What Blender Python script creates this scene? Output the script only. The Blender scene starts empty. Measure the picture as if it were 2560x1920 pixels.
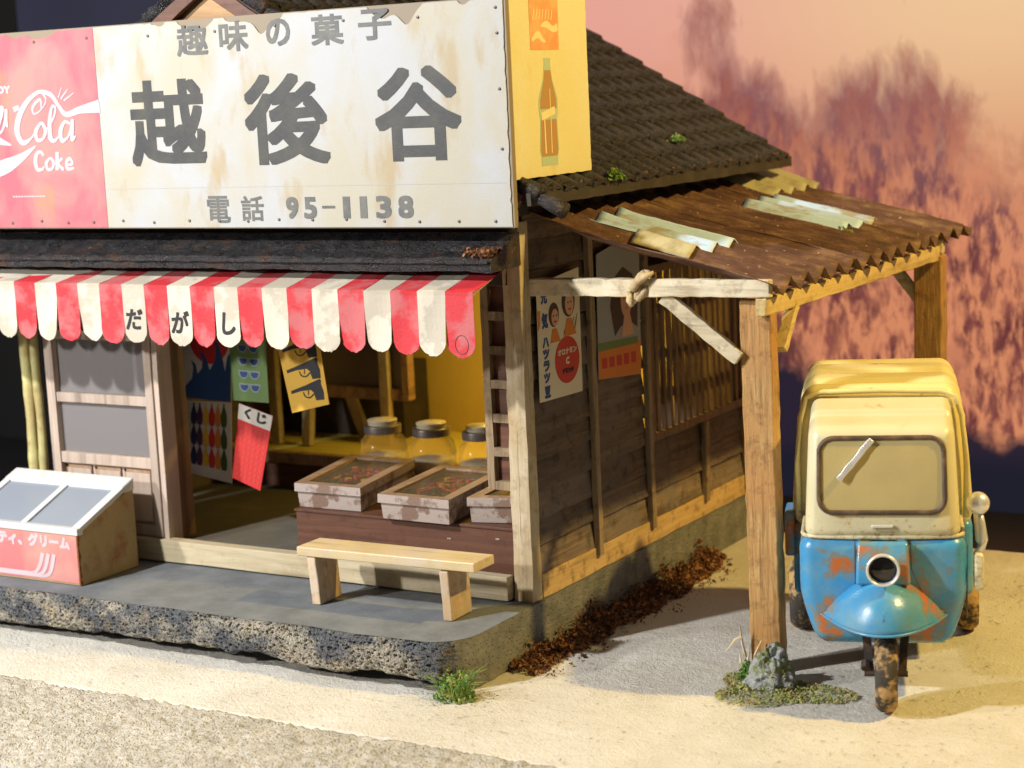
import bpy, bmesh, math, random
from mathutils import Vector, Matrix, noise
random.seed(7)
SC = bpy.context.scene
COL = SC.collection
PI = math.pi
R = math.radians

# ------------------------------------------------------------------ camera
cam = bpy.data.cameras.new('camera'); camo = bpy.data.objects.new('camera', cam); COL.objects.link(camo)
_r = Vector((0.85983321, 0.50850332, -0.04594805)); _d = Vector((0.04095765, -0.15839754, -0.98652556)); _f = Vector((-0.50892958, 0.84636552, -0.15702257))
camo.matrix_world = Matrix(((_r.x, -_d.x, -_f.x, 6.37230729), (_r.y, -_d.y, -_f.y, -10.77034841), (_r.z, -_d.z, -_f.z, 3.5204112), (0, 0, 0, 1)))
cam.sensor_width = 36; cam.lens = 36 * 4698.25 / 2560; cam.clip_start = 0.1; cam.clip_end = 200
cam.dof.use_dof = True; cam.dof.focus_distance = 12.6; cam.dof.aperture_fstop = 0.9
SC.camera = camo
# ------------------------------------------------------------------ world and lamps (a lit room, a model on a table)
W = bpy.data.worlds.new('World'); SC.world = W; W.use_nodes = True
W.node_tree.nodes['Background'].inputs[0].default_value = (0.85, 0.76, 0.68, 1)
W.node_tree.nodes['Background'].inputs[1].default_value = 0.11
def area(name, loc, target, size, power, col, spread=180):
    l = bpy.data.lights.new(name, 'AREA'); l.shape = 'DISK'; l.size = size; l.energy = power; l.color = col; l.spread = R(spread)
    o = bpy.data.objects.new(name, l); COL.objects.link(o); o.location = loc
    o.rotation_euler = (Vector(target) - Vector(loc)).to_track_quat('-Z', 'Y').to_euler()
    return o
area('white_lamp_low', (-7.2, -9.6, 4.5), (-1.5, 0, .8), .5, 900, (1.0, 0.975, 0.95))
area('white_lamp_high', (-5.4, -8.8, 8.2), (0, -.3, .5), .55, 1900, (0.99, 0.985, 0.97))
area('warm_lamp', (9.4, 1.5, 9.2), (.8, .2, .5), .45, 1650, (1.0, 0.70, 0.20))
area('shop_lamp', (-1.2, 2.3, 2.28), (-1.3, 2.6, 0), .5, 48, (1.0, 0.66, 0.12))
SC.view_settings.view_transform = 'Standard'; SC.view_settings.look = 'None'; SC.view_settings.exposure = 0; SC.view_settings.gamma = 1
SC.render.engine = 'CYCLES'

# ------------------------------------------------------------------ materials
class NT:
    def __init__(s, name):
        s.m = bpy.data.materials.new(name); s.m.use_nodes = True; s.t = s.m.node_tree; s.n = s.t.nodes
        s.b = s.n['Principled BSDF']; s.tc = s.n.new('ShaderNodeTexCoord')
    def lk(s, a, b): s.t.links.new(a, b)
    def vec(s, sc=(1, 1, 1), off=(0, 0, 0)):
        m = s.n.new('ShaderNodeMapping'); s.lk(s.tc.outputs['Object'], m.inputs[0]); m.inputs['Scale'].default_value = sc; m.inputs['Location'].default_value = off
        return m.outputs[0]
    def noise(s, scale, detail=4, rough=.55, vec=None, dist=0):
        n = s.n.new('ShaderNodeTexNoise'); n.inputs['Scale'].default_value = scale; n.inputs['Detail'].default_value = detail
        n.inputs['Roughness'].default_value = rough; n.inputs['Distortion'].default_value = dist
        s.lk(vec or s.vec(), n.inputs['Vector']); return n.outputs[0]
    def voro(s, scale, vec=None, feature='F1'):
        n = s.n.new('ShaderNodeTexVoronoi'); n.feature = feature; n.inputs['Scale'].default_value = scale
        s.lk(vec or s.vec(), n.inputs['Vector']); return n.outputs['Distance']
    def ramp(s, fac, stops):
        r = s.n.new('ShaderNodeValToRGB'); s.lk(fac, r.inputs[0]); e = r.color_ramp.elements
        while len(e) < len(stops): e.new(.5)
        for i, (p, c) in enumerate(stops):
            e[i].position = p; e[i].color = (c, c, c, 1) if isinstance(c, (int, float)) else (*c, 1)
        return r.outputs[0]
    def mix(s, fac, a, b, mode='MIX'):
        m = s.n.new('ShaderNodeMix'); m.data_type = 'RGBA'; m.blend_type = mode
        for k, v in ((0, fac), (6, a), (7, b)):
            sock = m.inputs[k]
            if isinstance(v, (int, float)): sock.default_value = v if k == 0 else (v, v, v, 1)
            elif isinstance(v, tuple): sock.default_value = (*v, 1)
            else: s.lk(v, sock)
        return m.outputs[2]
    def math(s, op, a, b=0):
        m = s.n.new('ShaderNodeMath'); m.operation = op
        for i, v in enumerate((a, b)):
            if isinstance(v, (int, float)): m.inputs[i].default_value = v
            else: s.lk(v, m.inputs[i])
        return m.outputs[0]
    def sep(s):
        x = s.n.new('ShaderNodeSeparateXYZ'); s.lk(s.tc.outputs['Object'], x.inputs[0]); return x.outputs
    def rnd(s):
        return s.n.new('ShaderNodeObjectInfo').outputs['Random']
    def bump(s, h, dist=.01, strength=1):
        b = s.n.new('ShaderNodeBump'); b.inputs['Distance'].default_value = dist; b.inputs['Strength'].default_value = strength
        s.lk(h, b.inputs['Height']); s.lk(b.outputs[0], s.b.inputs['Normal'])
    def out(s, col, rough=.7, metal=0, spec=.5):
        for k, v in (('Base Color', col), ('Roughness', rough), ('Metallic', metal), ('Specular IOR Level', spec)):
            i = s.b.inputs[k]
            if isinstance(v, tuple): i.default_value = (*v, 1)
            elif isinstance(v, (int, float)): i.default_value = v
            else: s.lk(v, i)
        return s.m

def wood(name, a, b, c=None, axis='z', rough=.7, gscale=40, dirt=None, dirt_amt=.5, bump=.006, spec=.3, seed=0, var=.25):
    t = NT(name); k = .06
    sc = {'x': (k, 1, 1), 'y': (1, k, 1), 'z': (1, 1, k)}[axis]
    v = t.vec(sc, (seed, seed * 2, seed * 3))
    g = t.noise(gscale, 5, .6, v, .6)
    big = t.noise(2.6, 4, .6, t.vec(off=(seed, 0, 3)))
    c1 = t.ramp(g, [(.3, a), (.7, b)])
    if c: c1 = t.mix(t.ramp(big, [(.42, 0.), (.62, 1.)]), c1, c)
    dk = t.ramp(t.noise(gscale * .45, 3, .7, v), [(.30, .45), (.44, 1.)])
    c1 = t.mix(.75, c1, dk, 'MULTIPLY')
    if dirt:
        c1 = t.mix(t.ramp(t.noise(9, 6, .7), [(.52, 0.), (.66, dirt_amt)]), c1, dirt)
    c1 = t.mix(1., c1, t.math('ADD', t.math('MULTIPLY', t.rnd(), var), 1 - var / 2), 'MULTIPLY')
    t.bump(t.math('ADD', g, t.math('MULTIPLY', t.noise(60, 4, .6), .35)), bump, .8)
    return t.out(c1, rough, 0, spec)

def paint(name, col, rough=.6, col2=None, scale=6, lo=.45, hi=.65, amt=.5, fine=.06, bump=.002, metal=0, spec=.4, bscale=50, vec=None):
    t = NT(name); c = t.mix(fine, col, t.ramp(t.noise(70, 3), [(.3, .3), (.7, 1.)]), 'MULTIPLY') if fine else col
    if col2: c = t.mix(t.ramp(t.noise(scale, 5, .62, t.vec(vec) if vec else None), [(lo, 0.), (hi, amt)]), c, col2)
    t.bump(t.noise(bscale, 4, .6), bump, .7)
    return t.out(c, rough, metal, spec)

MT = {}
# wood
MT['post'] = wood('post_wood', (.24, .12, .04), (.55, .34, .13), (.42, .22, .075), 'z', .5, 38, (.15, .07, .025), .6, .012)
MT['post_pale'] = wood('pale_wood_z', (.42, .34, .22), (.55, .47, .33), (.40, .30, .17), 'z', .7, 30, (.20, .13, .07), .5)
MT['sillx'] = wood('pale_wood_x', (.40, .33, .21), (.52, .45, .30), None, 'x', .6, 26, (.30, .20, .10), .35)
MT['sidey'] = wood('amber_wood_y', (.42, .27, .11), (.55, .38, .18), None, 'y', .6, 24, (.13, .07, .03), .7)
MT['plank'] = wood('weathered_planks', (.085, .058, .042), (.23, .165, .115), (.15, .12, .10), 'y', .75, 22, (.045, .035, .03), .7, .008, var=.5)
MT['stud'] = wood('batten_wood', (.20, .14, .085), (.34, .25, .15), None, 'z', .75, 30, (.09, .06, .04), .6)
MT['beam'] = wood('pale_beam', (.56, .48, .33), (.70, .63, .47), (.50, .40, .25), 'x', .65, 26, (.20, .15, .09), .6)
MT['beamy'] = wood('yellow_beam', (.50, .36, .14), (.66, .50, .22), None, 'y', .5, 22, (.25, .12, .04), .4)
MT['brace'] = wood('pale_brace', (.48, .40, .26), (.64, .55, .38), None, 'x', .7, 24, (.22, .17, .10), .7)
MT['door'] = wood('pinkish_door_wood', (.40, .31, .25), (.50, .41, .34), None, 'z', .6, 18, (.42, .30, .22), .5, .003)
MT['counter'] = wood('dark_counter_wood', (.085, .035, .022), (.15, .065, .038), None, 'x', .5, 16, (.05, .02, .015), .5, .003)
MT['bench'] = wood('bench_wood', (.48, .36, .17), (.60, .48, .27), (.52, .43, .30), 'x', .38, 22, (.45, .33, .20), .4, .002, .5)
MT['benchleg'] = wood('bench_leg_wood', (.42, .28, .15), (.62, .46, .28), (.50, .42, .34), 'z', .55, 16, (.30, .19, .10), .6, .003)
MT['tray'] = paint('chipped_tray_paint', (.36, .295, .26), .6, (.17, .10, .07), 7, .50, .58, .9, .1, .004)
MT['lid'] = wood('tray_lid_wood', (.28, .17, .10), (.42, .28, .17), None, 'y', .5, 20, (.16, .08, .05), .6)
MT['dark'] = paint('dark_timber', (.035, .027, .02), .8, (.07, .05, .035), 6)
MT['partition'] = wood('brown_partition', (.17, .115, .06), (.26, .18, .10), None, 'z', .7, 16)
MT['lattice'] = wood('lattice_wood', (.13, .085, .05), (.23, .155, .09), None, 'z', .7, 24, (.08, .05, .03), .5)
MT['bamboo'] = wood('bamboo_skin', (.46, .42, .17), (.60, .56, .27), (.38, .30, .13), 'z', .4, 10, (.22, .15, .07), .6)
MT['gable'] = wood('gable_wood', (.38, .22, .10), (.55, .34, .17), None, 'x', .6, 20)
# roof
def m_tile():
    t = NT('roof_tile_clay'); c = t.ramp(t.noise(14, 5, .65), [(.32, (.007, .007, .009)), (.5, (.015, .0145, .017)), (.68, (.040, .037, .040))])
    c = t.mix(t.ramp(t.noise(5, 6, .75, t.vec(off=(3, 1, 0))), [(.54, 0.), (.68, .75)]), c, (.075, .032, .014))
    c = t.mix(t.ramp(t.rnd(), [(0., 0.), (1., .3)]), c, (.05, .043, .04))
    t.bump(t.noise(38, 5, .7), .022, 1); return t.out(c, t.ramp(t.noise(11, 3), [(.35, .20), (.65, .50)]), 0, .42)
MT['tile'] = m_tile()
def m_rust():
    t = NT('rusty_corrugated_iron'); v = t.vec((.25, 1, 1)); c = t.ramp(t.noise(9, 6, .7, v), [(.3, (.055, .024, .017)), (.5, (.12, .058, .038)), (.64, (.22, .125, .07)), (.8, (.38, .26, .14))])
    x = t.sep()
    edge = t.ramp(t.math('ADD', x[0], t.math('MULTIPLY', t.noise(7, 4, .6, v), .9)), [(0., 0.), (1., 1.)])
    e2 = t.n.new('ShaderNodeMapRange'); t.lk(t.math('ADD', x[0], t.math('MULTIPLY', t.noise(7, 4, .6, v), .9)), e2.inputs[0])
    e2.inputs[1].default_value = 1.35; e2.inputs[2].default_value = 2.1; e2.inputs[3].default_value = 0; e2.inputs[4].default_value = .75
    c = t.mix(e2.outputs[0], c, (.36, .24, .11))
    c = t.mix(t.ramp(t.noise(26, 3, .7), [(.66, 0.), (.70, .8)]), c, (.55, .36, .18))
    t.bump(t.noise(45, 5, .7), .008, 1); return t.out(c, .6, 0, .35)
MT['rust'] = m_rust()
MT['patch'] = paint('faded_blue_white_patch', (.50, .68, 1.0), .5, (.33, .27, .15), 5, .50, .60, .85, .1, .004, vec=(.35, 1.4, 1))
MT['patch_old'] = paint('stained_patch', (.46, .42, .26), .55, (.20, .15, .06), 6, .45, .7, .7, .1, .004)
# stone and ground
def m_pumice():
    t = NT('porous_concrete_face'); n = t.math('SUBTRACT', t.noise(2.1, 6, .7, t.vec((1, 1, 1.6))), t.math('MULTIPLY', t.sep()[2], .45))
    c = t.mix(t.ramp(n, [(.50, 0.), (.66, 1.)]), (.125, .13, .14), (.40, .36, .285))
    c = t.mix(t.ramp(t.noise(7, 3), [(.58, 0.), (.66, .35)]), c, (.42, .30, .15))
    c = t.mix(.5, c, t.ramp(t.noise(90, 3, .6), [(.35, .45), (.6, 1.)]), 'MULTIPLY')
    pit = t.ramp(t.voro(80, t.vec((1, 1, 1))), [(.18, 0.), (.42, 1.)])
    t.bump(t.math('ADD', pit, t.math('MULTIPLY', t.noise(120, 3), .5)), .018, 1)
    return t.out(c, .95, 0, .1)
MT['pumice'] = m_pumice()
def m_top():
    t = NT('smooth_grey_mortar'); c = t.ramp(t.noise(3.2, 6, .65), [(.35, (.125, .137, .147)), (.65, (.185, .198, .21))])
    c = t.mix(t.ramp(t.noise(26, 4, .7), [(.58, 0.), (.66, .3)]), c, (.27, .27, .265))
    t.bump(t.noise(60, 5, .7), .006, .8); return t.out(c, .8, 0, .25)
MT['mortar'] = m_top()
def m_side():
    t = NT('grey_concrete_side'); c = t.ramp(t.noise(6, 6, .65), [(.35, (.13, .13, .115)), (.65, (.22, .21, .185))])
    t.bump(t.ramp(t.voro(34), [(.1, 0.), (.3, 1.)]), .012, .8); return t.out(c, .95, 0, .1)
MT['concrete'] = m_side()
def m_ground():
    t = NT('plaster_ground'); c = t.ramp(t.noise(1.6, 6, .6), [(.35, (.62, .59, .52)), (.65, (.71, .68, .61))])
    c = t.mix(t.ramp(t.noise(24, 6, .75, t.vec((1, 2.2, 1))), [(.60, 0.), (.70, .35)]), c, (.40, .36, .30))
    c = t.mix(t.ramp(t.noise(46, 4, .7, t.vec((1, 3, 1), (4, 4, 4))), [(.70, 0.), (.75, .6)]), c, (.22, .19, .16))
    c = t.mix(t.ramp(t.noise(.7, 5, .6, t.vec(off=(2, 7, 1))), [(.45, 0.), (.65, .35)]), c, (.50, .43, .32))
    t.bump(t.math('ADD', t.noise(9, 6, .7), t.math('MULTIPLY', t.noise(55, 6, .7), .7)), .03, .8); return t.out(c, .9, 0, .15)
MT['ground'] = m_ground()
def m_road():
    t = NT('rough_beige_asphalt'); c = t.ramp(t.noise(4, 6, .6), [(.35, (.45, .42, .36)), (.65, (.60, .57, .50))])
    c = t.mix(t.ramp(t.voro(30, t.vec(off=(.3, .2, 0))), [(.04, .75), (.20, 0.)]), c, (.12, .10, .08))  # shade in the pits painted as dark spots
    c = t.mix(t.ramp(t.noise(16, 5, .7), [(.36, .45), (.48, 0.)]), c, (.30, .27, .22))
    t.bump(t.math('ADD', t.ramp(t.voro(38), [(.0, 0.), (.4, 1.)]), t.noise(90, 4, .6)), .022, 1); return t.out(c, .9, 0, .2)
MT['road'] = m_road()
MT['table'] = paint('dark_table_top', (.012, .011, .012), .5)
# paper, prints
def m_paper(name, base, s1, s2, seed=0, amt=.8):
    t = NT(name); v = t.vec((1, 1, .7), (seed, seed, seed))
    c = t.mix(t.ramp(t.noise(1.9, 5, .55, v, .4), [(.40, 0.), (.60, amt)]), base, s1)
    c = t.mix(t.ramp(t.noise(3.1, 6, .6, t.vec((1.3, 1, .5), (seed + 5, 2, 8))), [(.56, 0.), (.70, amt)]), c, s2)
    c = t.mix(.25, c, t.ramp(t.noise(120, 2), [(.3, .6), (.7, 1.)]), 'MULTIPLY')
    t.bump(t.noise(4, 3), .01, .3); return t.out(c, .55, 0, .3)
MT['sign_white'] = m_paper('stained_white_paper', (.42, .425, .43), (.42, .385, .295), (.38, .30, .18), 0, .9)
MT['sign_red'] = m_paper('faded_red_paper', (.44, .12, .15), (.47, .24, .21), (.47, .23, .11), 3)
MT['sign_yellow'] = m_paper('yellow_sign_paper', (.72, .65, .34), (.72, .69, .46), (.64, .46, .14), 8, .7)
MT['ink'] = paint('faded_black_ink', (.042, .044, .046), .6, (.085, .077, .058), 5, .4, .7, .6, .3)
MT['ink_grey'] = paint('grey_ink', (.105, .108, .108), .6, (.19, .18, .145), 8, .4, .7, .6, .3)
MT['ink_faint'] = paint('faint_ink', (.38, .37, .34), .7)
MT['ink_sharp'] = paint('black_brush_ink', (.02, .02, .022), .6)
MT['logo_white'] = paint('washed_white_print', (.55, .44, .48), .6, (.50, .34, .34), 7, .5, .7, .5)
MT['orange_print'] = paint('faded_orange_print', (.74, .31, .12), .6, (.80, .46, .20), 5, .45, .6, .7)
MT['red_stripe'] = paint('red_awning_paper', (.56, .03, .04), .62, (.48, .13, .135), 4, .45, .58, .85, .15, .003)
MT['cream_stripe'] = paint('cream_awning_paper', (.60, .54, .435), .65, (.38, .33, .26), 2.3, .47, .51, .6, .08, .003)
def flat(name, c, rough=.6, metal=0, spec=.4): 
    MT[name] = paint(name, c, rough, None, fine=.08, bump=.001, metal=metal, spec=spec); return MT[name]
flat('paper_edge', (.60, .55, .45)); flat('board_edge', (.24, .19, .13)); flat('nail', (.12, .09, .08), .4)
flat('print_white', (.62, .58, .52)); flat('print_red', (.55, .03, .03)); flat('print_blue', (.02, .07, .22)); flat('print_navy', (.02, .03, .10)); flat('print_green', (.13, .22, .07))
flat('print_darkgreen', (.05, .10, .03)); flat('print_orange', (.62, .20, .04)); flat('print_amber', (.70, .42, .05)); flat('print_pink', (.55, .16, .16)); flat('print_black', (.02, .02, .025))
flat('print_skin', (.62, .36, .24)); flat('print_hair', (.05, .035, .03)); flat('print_cream', (.68, .62, .47)); flat('print_greyblue', (.30, .33, .34)); flat('poster_red', (.52, .05, .035)); flat('glassgreen', (.42, .52, .36)); flat('cola_brown', (.42, .24, .08)); flat('print_purple', (.10, .03, .10))
MT['tatami'] = wood('tatami_mat', (.50, .42, .08), (.62, .52, .12), None, 'x', .7, 30, None, .5, .004)
MT['inner_wall'] = paint('yellow_inner_wall', (.64, .47, .13), .8, (.55, .38, .09), 2)
MT['earth'] = paint('dark_earth_floor', (.10, .09, .07), .85, (.16, .14, .10), 3)
MT['knot'] = paint('straw_rope', (.60, .47, .27), .85, (.38, .26, .13), 14, .4, .6, .7, .2, .012)
def glass(name, col, rough, trans, alpha=1):
    t = NT(name); t.b.inputs['Transmission Weight'].default_value = trans; t.b.inputs['IOR'].default_value = 1.25; t.b.inputs['Alpha'].default_value = alpha
    return t.out(col, rough, 0, .5)
MT['pane'] = glass('door_pane_film', (.27, .25, .25), .32, .25, .92)
MT['jar'] = glass('jar_plastic', (.86, .70, .42), .14, .9, .5)
MT['lidglass'] = glass('tray_window_film', (.32, .25, .15), .14, .4, .50)
MT['coolglass'] = glass('milky_cooler_lid', (.36, .40, .47), .3, .15, .80)
MT['chrome'] = paint('bright_metal', (.80, .79, .77), .28, None, fine=0, bump=.002, metal=.45, spec=.8)
MT['tin'] = paint('dull_jar_metal', (.20, .18, .17), .38, (.42, .36, .26), 12, .5, .7, .7, .1, .002, .6)
MT['tin_top'] = paint('cream_jar_top', (.55, .48, .33), .4)
# van
def m_blue():
    t = NT('weathered_blue_paint'); c = t.mix(t.ramp(t.noise(3.5, 4, .6), [(.40, 0.), (.62, .65)]), (.045, .27, .53), (.18, .32, .36))
    c = t.mix(t.ramp(t.noise(3.4, 7, .68, t.vec(off=(1.7, .3, 2.15))), [(.55, 0.), (.585, .8)]), c, (.22, .20, .14))
    c = t.mix(t.ramp(t.noise(3.4, 7, .68, t.vec(off=(1.7, .3, 2.15))), [(.605, 0.), (.64, 1.)]), c, (.50, .14, .035))
    t.bump(t.noise(30, 4, .6), .003, .5); return t.out(c, t.ramp(t.noise(6, 3), [(.4, .22), (.6, .4)]), 0, .55)
MT['blue'] = m_blue()
def m_cream(name, base, sp):
    t = NT(name); c = t.mix(t.ramp(t.noise(2.5, 4, .6), [(.40, 0.), (.68, .4)]), base, (.55, .48, .25))
    z = t.sep()[2]; mr = t.n.new('ShaderNodeMapRange'); t.lk(z, mr.inputs[0]); mr.inputs[1].default_value = 1.25; mr.inputs[2].default_value = 1.02; mr.inputs[3].default_value = -.10; mr.inputs[4].default_value = .07
    sp_ = t.math('ADD', t.noise(30, 5, .75), mr.outputs[0])
    c = t.mix(t.ramp(sp_, [(.56, 0.), (.64, .75)]), c, (.36, .24, .11))
    c = t.mix(t.ramp(t.noise(4.4, 6, .7, t.vec(off=(9, 3, 1))), [(.62, 0.), (.68, .8)]), c, (.45, .27, .08))
    t.bump(t.noise(30, 4, .6), .003, .5); return t.out(c, .36, 0, .5)
MT['cream'] = m_cream('weathered_cream_paint', (.66, .60, .385), .5)
MT['canvas'] = m_cream('yellow_canvas_roof', (.72, .62, .28), .5)  # base colour yellower than the cab cream
MT['tyre'] = paint('muddy_tyre', (.055, .045, .035), .85, (.48, .30, .12), 9, .47, .58, .95, .2, .012, bscale=30)
MT['hubdark'] = paint('dark_underbody', (.03, .025, .02), .7, (.14, .07, .03), 8)
MT['screen'] = paint('tan_windscreen_film', (.47, .38, .17), .2, (.36, .29, .14), 2, .4, .7, .6, 0, .001, spec=.5)
MT['gasket'] = paint('dark_window_gasket', (.07, .045, .03), .5, (.25, .16, .09), 9)
MT['lens'] = paint('dark_lamp_glass', (.012, .01, .009), .08, None, fine=0, bump=.0001, spec=.7)
MT['coolside'] = paint('rusty_cooler_side', (.42, .31, .15), .55, (.28, .12, .04), 4, .5, .68, .9, .2, .003)
MT['coolwhite'] = paint('white_cooler_frame', (.62, .62, .60), .4, (.62, .50, .28), 6, .6, .7, .6)
MT['coolred'] = m_paper('faded_pink_cooler_print', (.54, .18, .18), (.58, .32, .26), (.60, .31, .12), 5)
MT['rustline'] = paint('rust_edge', (.22, .07, .02), .8, (.40, .16, .05), 20)
# plants
def leafm(name, a, b, c):
    t = NT(name); col = t.ramp(t.noise(22, 3, .6), [(.38, a), (.5, b), (.62, c)]); return t.out(col, .7, 0, .2)
MT['green'] = leafm('green_foam_leaves', (.05, .16, .03), (.14, .26, .05), (.38, .38, .12))
MT['moss'] = leafm('yellow_green_moss', (.20, .26, .07), (.38, .38, .12), (.34, .24, .10))
MT['brownmoss'] = leafm('rust_brown_flock', (.07, .03, .018), (.17, .07, .032), (.36, .17, .07))
MT['rock'] = paint('mossy_grey_rock', (.40, .41, .40), .85, (.20, .22, .07), 9, .50, .56, .9, .6, .03, bscale=40)
MT['fleck'] = leafm('dark_fibre_flecks', (.12, .10, .08), (.26, .22, .18), (.42, .34, .26))
MT['twig'] = paint('straw_splinter', (.62, .50, .32), .7)

# ------------------------------------------------------------------ mesh helpers
class MB:
    def __init__(s): s.v = []; s.f = []; s.mi = []; s.smooth = False
    def add(s, vs, fs, m=0):
        o = len(s.v); s.v += [tuple(p) for p in vs]
        for f in fs: s.f.append(tuple(i + o for i in f)); s.mi.append(m)
        return s
    def box(s, lo, hi, m=0):
        x0, y0, z0 = lo; x1, y1, z1 = hi
        return s.add([(x0, y0, z0), (x1, y0, z0), (x1, y1, z0), (x0, y1, z0), (x0, y0, z1), (x1, y0, z1), (x1, y1, z1), (x0, y1, z1)],
              [(0, 3, 2, 1), (4, 5, 6, 7), (0, 1, 5, 4), (1, 2, 6, 5), (2, 3, 7, 6), (3, 0, 4, 7)], m)
    def bar(s, p0, p1, w, h, up=(0, 0, 1), seg=6, jit=.0, m=0, tw=0):
        p0, p1 = Vector(p0), Vector(p1); a = (p1 - p0).normalized(); u = Vector(up); r = a.cross(u)
        if r.length < 1e-3: r = a.cross(Vector((0, 1, 0)))
        r.normalize(); u = r.cross(a).normalized(); vs = []; fs = []
        for i in range(seg + 1):
            t = i / seg; c = p0.lerp(p1, t)
            for (sx, sy) in ((-1, -1), (1, -1), (1, 1), (-1, 1)):
                vs.append(c + r * (sx * w / 2 + random.uniform(-jit, jit)) + u * (sy * h / 2 + random.uniform(-jit, jit)))
        for i in range(seg):
            for k in range(4):
                a_, b_ = i * 4 + k, i * 4 + (k + 1) % 4; fs.append((a_, b_, b_ + 4, a_ + 4))
        fs.append((3, 2, 1, 0)); n = seg * 4; fs.append((n, n + 1, n + 2, n + 3))
        return s.add(vs, fs, m)
    def tube(s, pts, rad, n=8, m=0, jit=0, cap=True):
        pts = [Vector(p) for p in pts]; vs = []; fs = []
        for i, p in enumerate(pts):
            a = (pts[min(i + 1, len(pts) - 1)] - pts[max(i - 1, 0)]).normalized()
            r = a.cross(Vector((0, 0, 1)));
            if r.length < .05: r = a.cross(Vector((0, 1, 0)))
            r.normalize(); u = r.cross(a); rr = rad[i] if isinstance(rad, (list, tuple)) else rad
            for k in range(n):
                an = 2 * PI * k / n; vs.append(p + (r * math.cos(an) + u * math.sin(an)) * (rr + random.uniform(-jit, jit)))
        for i in range(len(pts) - 1):
            for k in range(n): fs.append((i * n + k, i * n + (k + 1) % n, (i + 1) * n + (k + 1) % n, (i + 1) * n + k))
        if cap: fs.append(tuple(range(n - 1, -1, -1))); b = (len(pts) - 1) * n; fs.append(tuple(range(b, b + n)))
        return s.add(vs, fs, m)
    def lathe(s, prof, c, axis='z', n=28, m=0, closed=False):
        c = Vector(c); vs = []; fs = []
        for (r, h) in prof:
            for k in range(n):
                a = 2 * PI * k / n; x, y = r * math.cos(a), r * math.sin(a)
                vs.append(c + (Vector((x, y, h)) if axis == 'z' else Vector((x, -h, y)) if axis == 'y' else Vector((h, x, y))))
        L = len(prof)
        for i in range(L - (0 if closed else 1)):
            j = (i + 1) % L
            for k in range(n): fs.append((i * n + k, i * n + (k + 1) % n, j * n + (k + 1) % n, j * n + k))
        return s.add(vs, fs, m)
    def poly(s, pts, o, u, v, nrm, th=.002, m=0):
        o, u, v, nrm = Vector(o), Vector(u), Vector(v), Vector(nrm); n = len(pts)
        front = [o + u * p[0] + v * p[1] + nrm * th for p in pts]; back = [o + u * p[0] + v * p[1] for p in pts]
        fs = [tuple(range(n)), tuple(range(2 * n - 1, n - 1, -1))] + [(i, i + n, (i + 1) % n + n, (i + 1) % n) for i in range(n)]
        return s.add(front + back, fs, m)
    def build(s, name, mats, parent=None, smooth=False, bevel=0, local=False, seg=2):
        me = bpy.data.meshes.new(name); vs = s.v
        if parent and not local:
            L = ORI.get(parent.name, Vector((0, 0, 0))); vs = [(a - L.x, b - L.y, c - L.z) for a, b, c in vs]
        me.from_pydata(vs, [], s.f); me.update()
        bm = bmesh.new(); bm.from_mesh(me); bmesh.ops.recalc_face_normals(bm, faces=bm.faces); bm.to_mesh(me); bm.free()
        if not isinstance(mats, (list, tuple)): mats = [mats]
        for m in mats: me.materials.append(MT[m])
        me.polygons.foreach_set('material_index', s.mi)
        if smooth: me.polygons.foreach_set('use_smooth', [True] * len(me.polygons))
        o = bpy.data.objects.new(name, me); COL.objects.link(o)
        if parent: o.parent = parent
        if bevel:
            b = o.modifiers.new('bevel', 'BEVEL'); b.width = bevel; b.segments = seg; b.limit_method = 'ANGLE'; b.angle_limit = R(38)
            w = o.modifiers.new('wn', 'WEIGHTED_NORMAL'); w.keep_sharp = False
            me.polygons.foreach_set('use_smooth', [True] * len(me.polygons))
        return o
ORI = {}
def thing(name, label, cat, loc=(0, 0, 0), rz=0, group=None):
    o = bpy.data.objects.new(name, None); o.empty_display_size = .1; COL.objects.link(o); o.location = loc; o.rotation_euler = (0, 0, rz)
    o['label'] = label; o['category'] = cat
    if group: o['group'] = group
    ORI[o.name] = Vector(loc); return o
def tag(o, label, cat, group=None):
    o['label'] = label; o['category'] = cat
    if group: o['group'] = group
    return o
def kind(o, k, label=None):
    o['kind'] = k
    if label: o['label'] = label
    return o
def sub(name, mb, mats, part, **k):       # sub-part: same coordinate frame as its part
    L = ORI.get(part.parent.name, Vector((0, 0, 0))) if (part.parent and not k.get('local')) else Vector((0, 0, 0))
    ORI[part.name] = L
    return mb.build(name, mats, part, **k)
_fn = [None]
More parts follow.
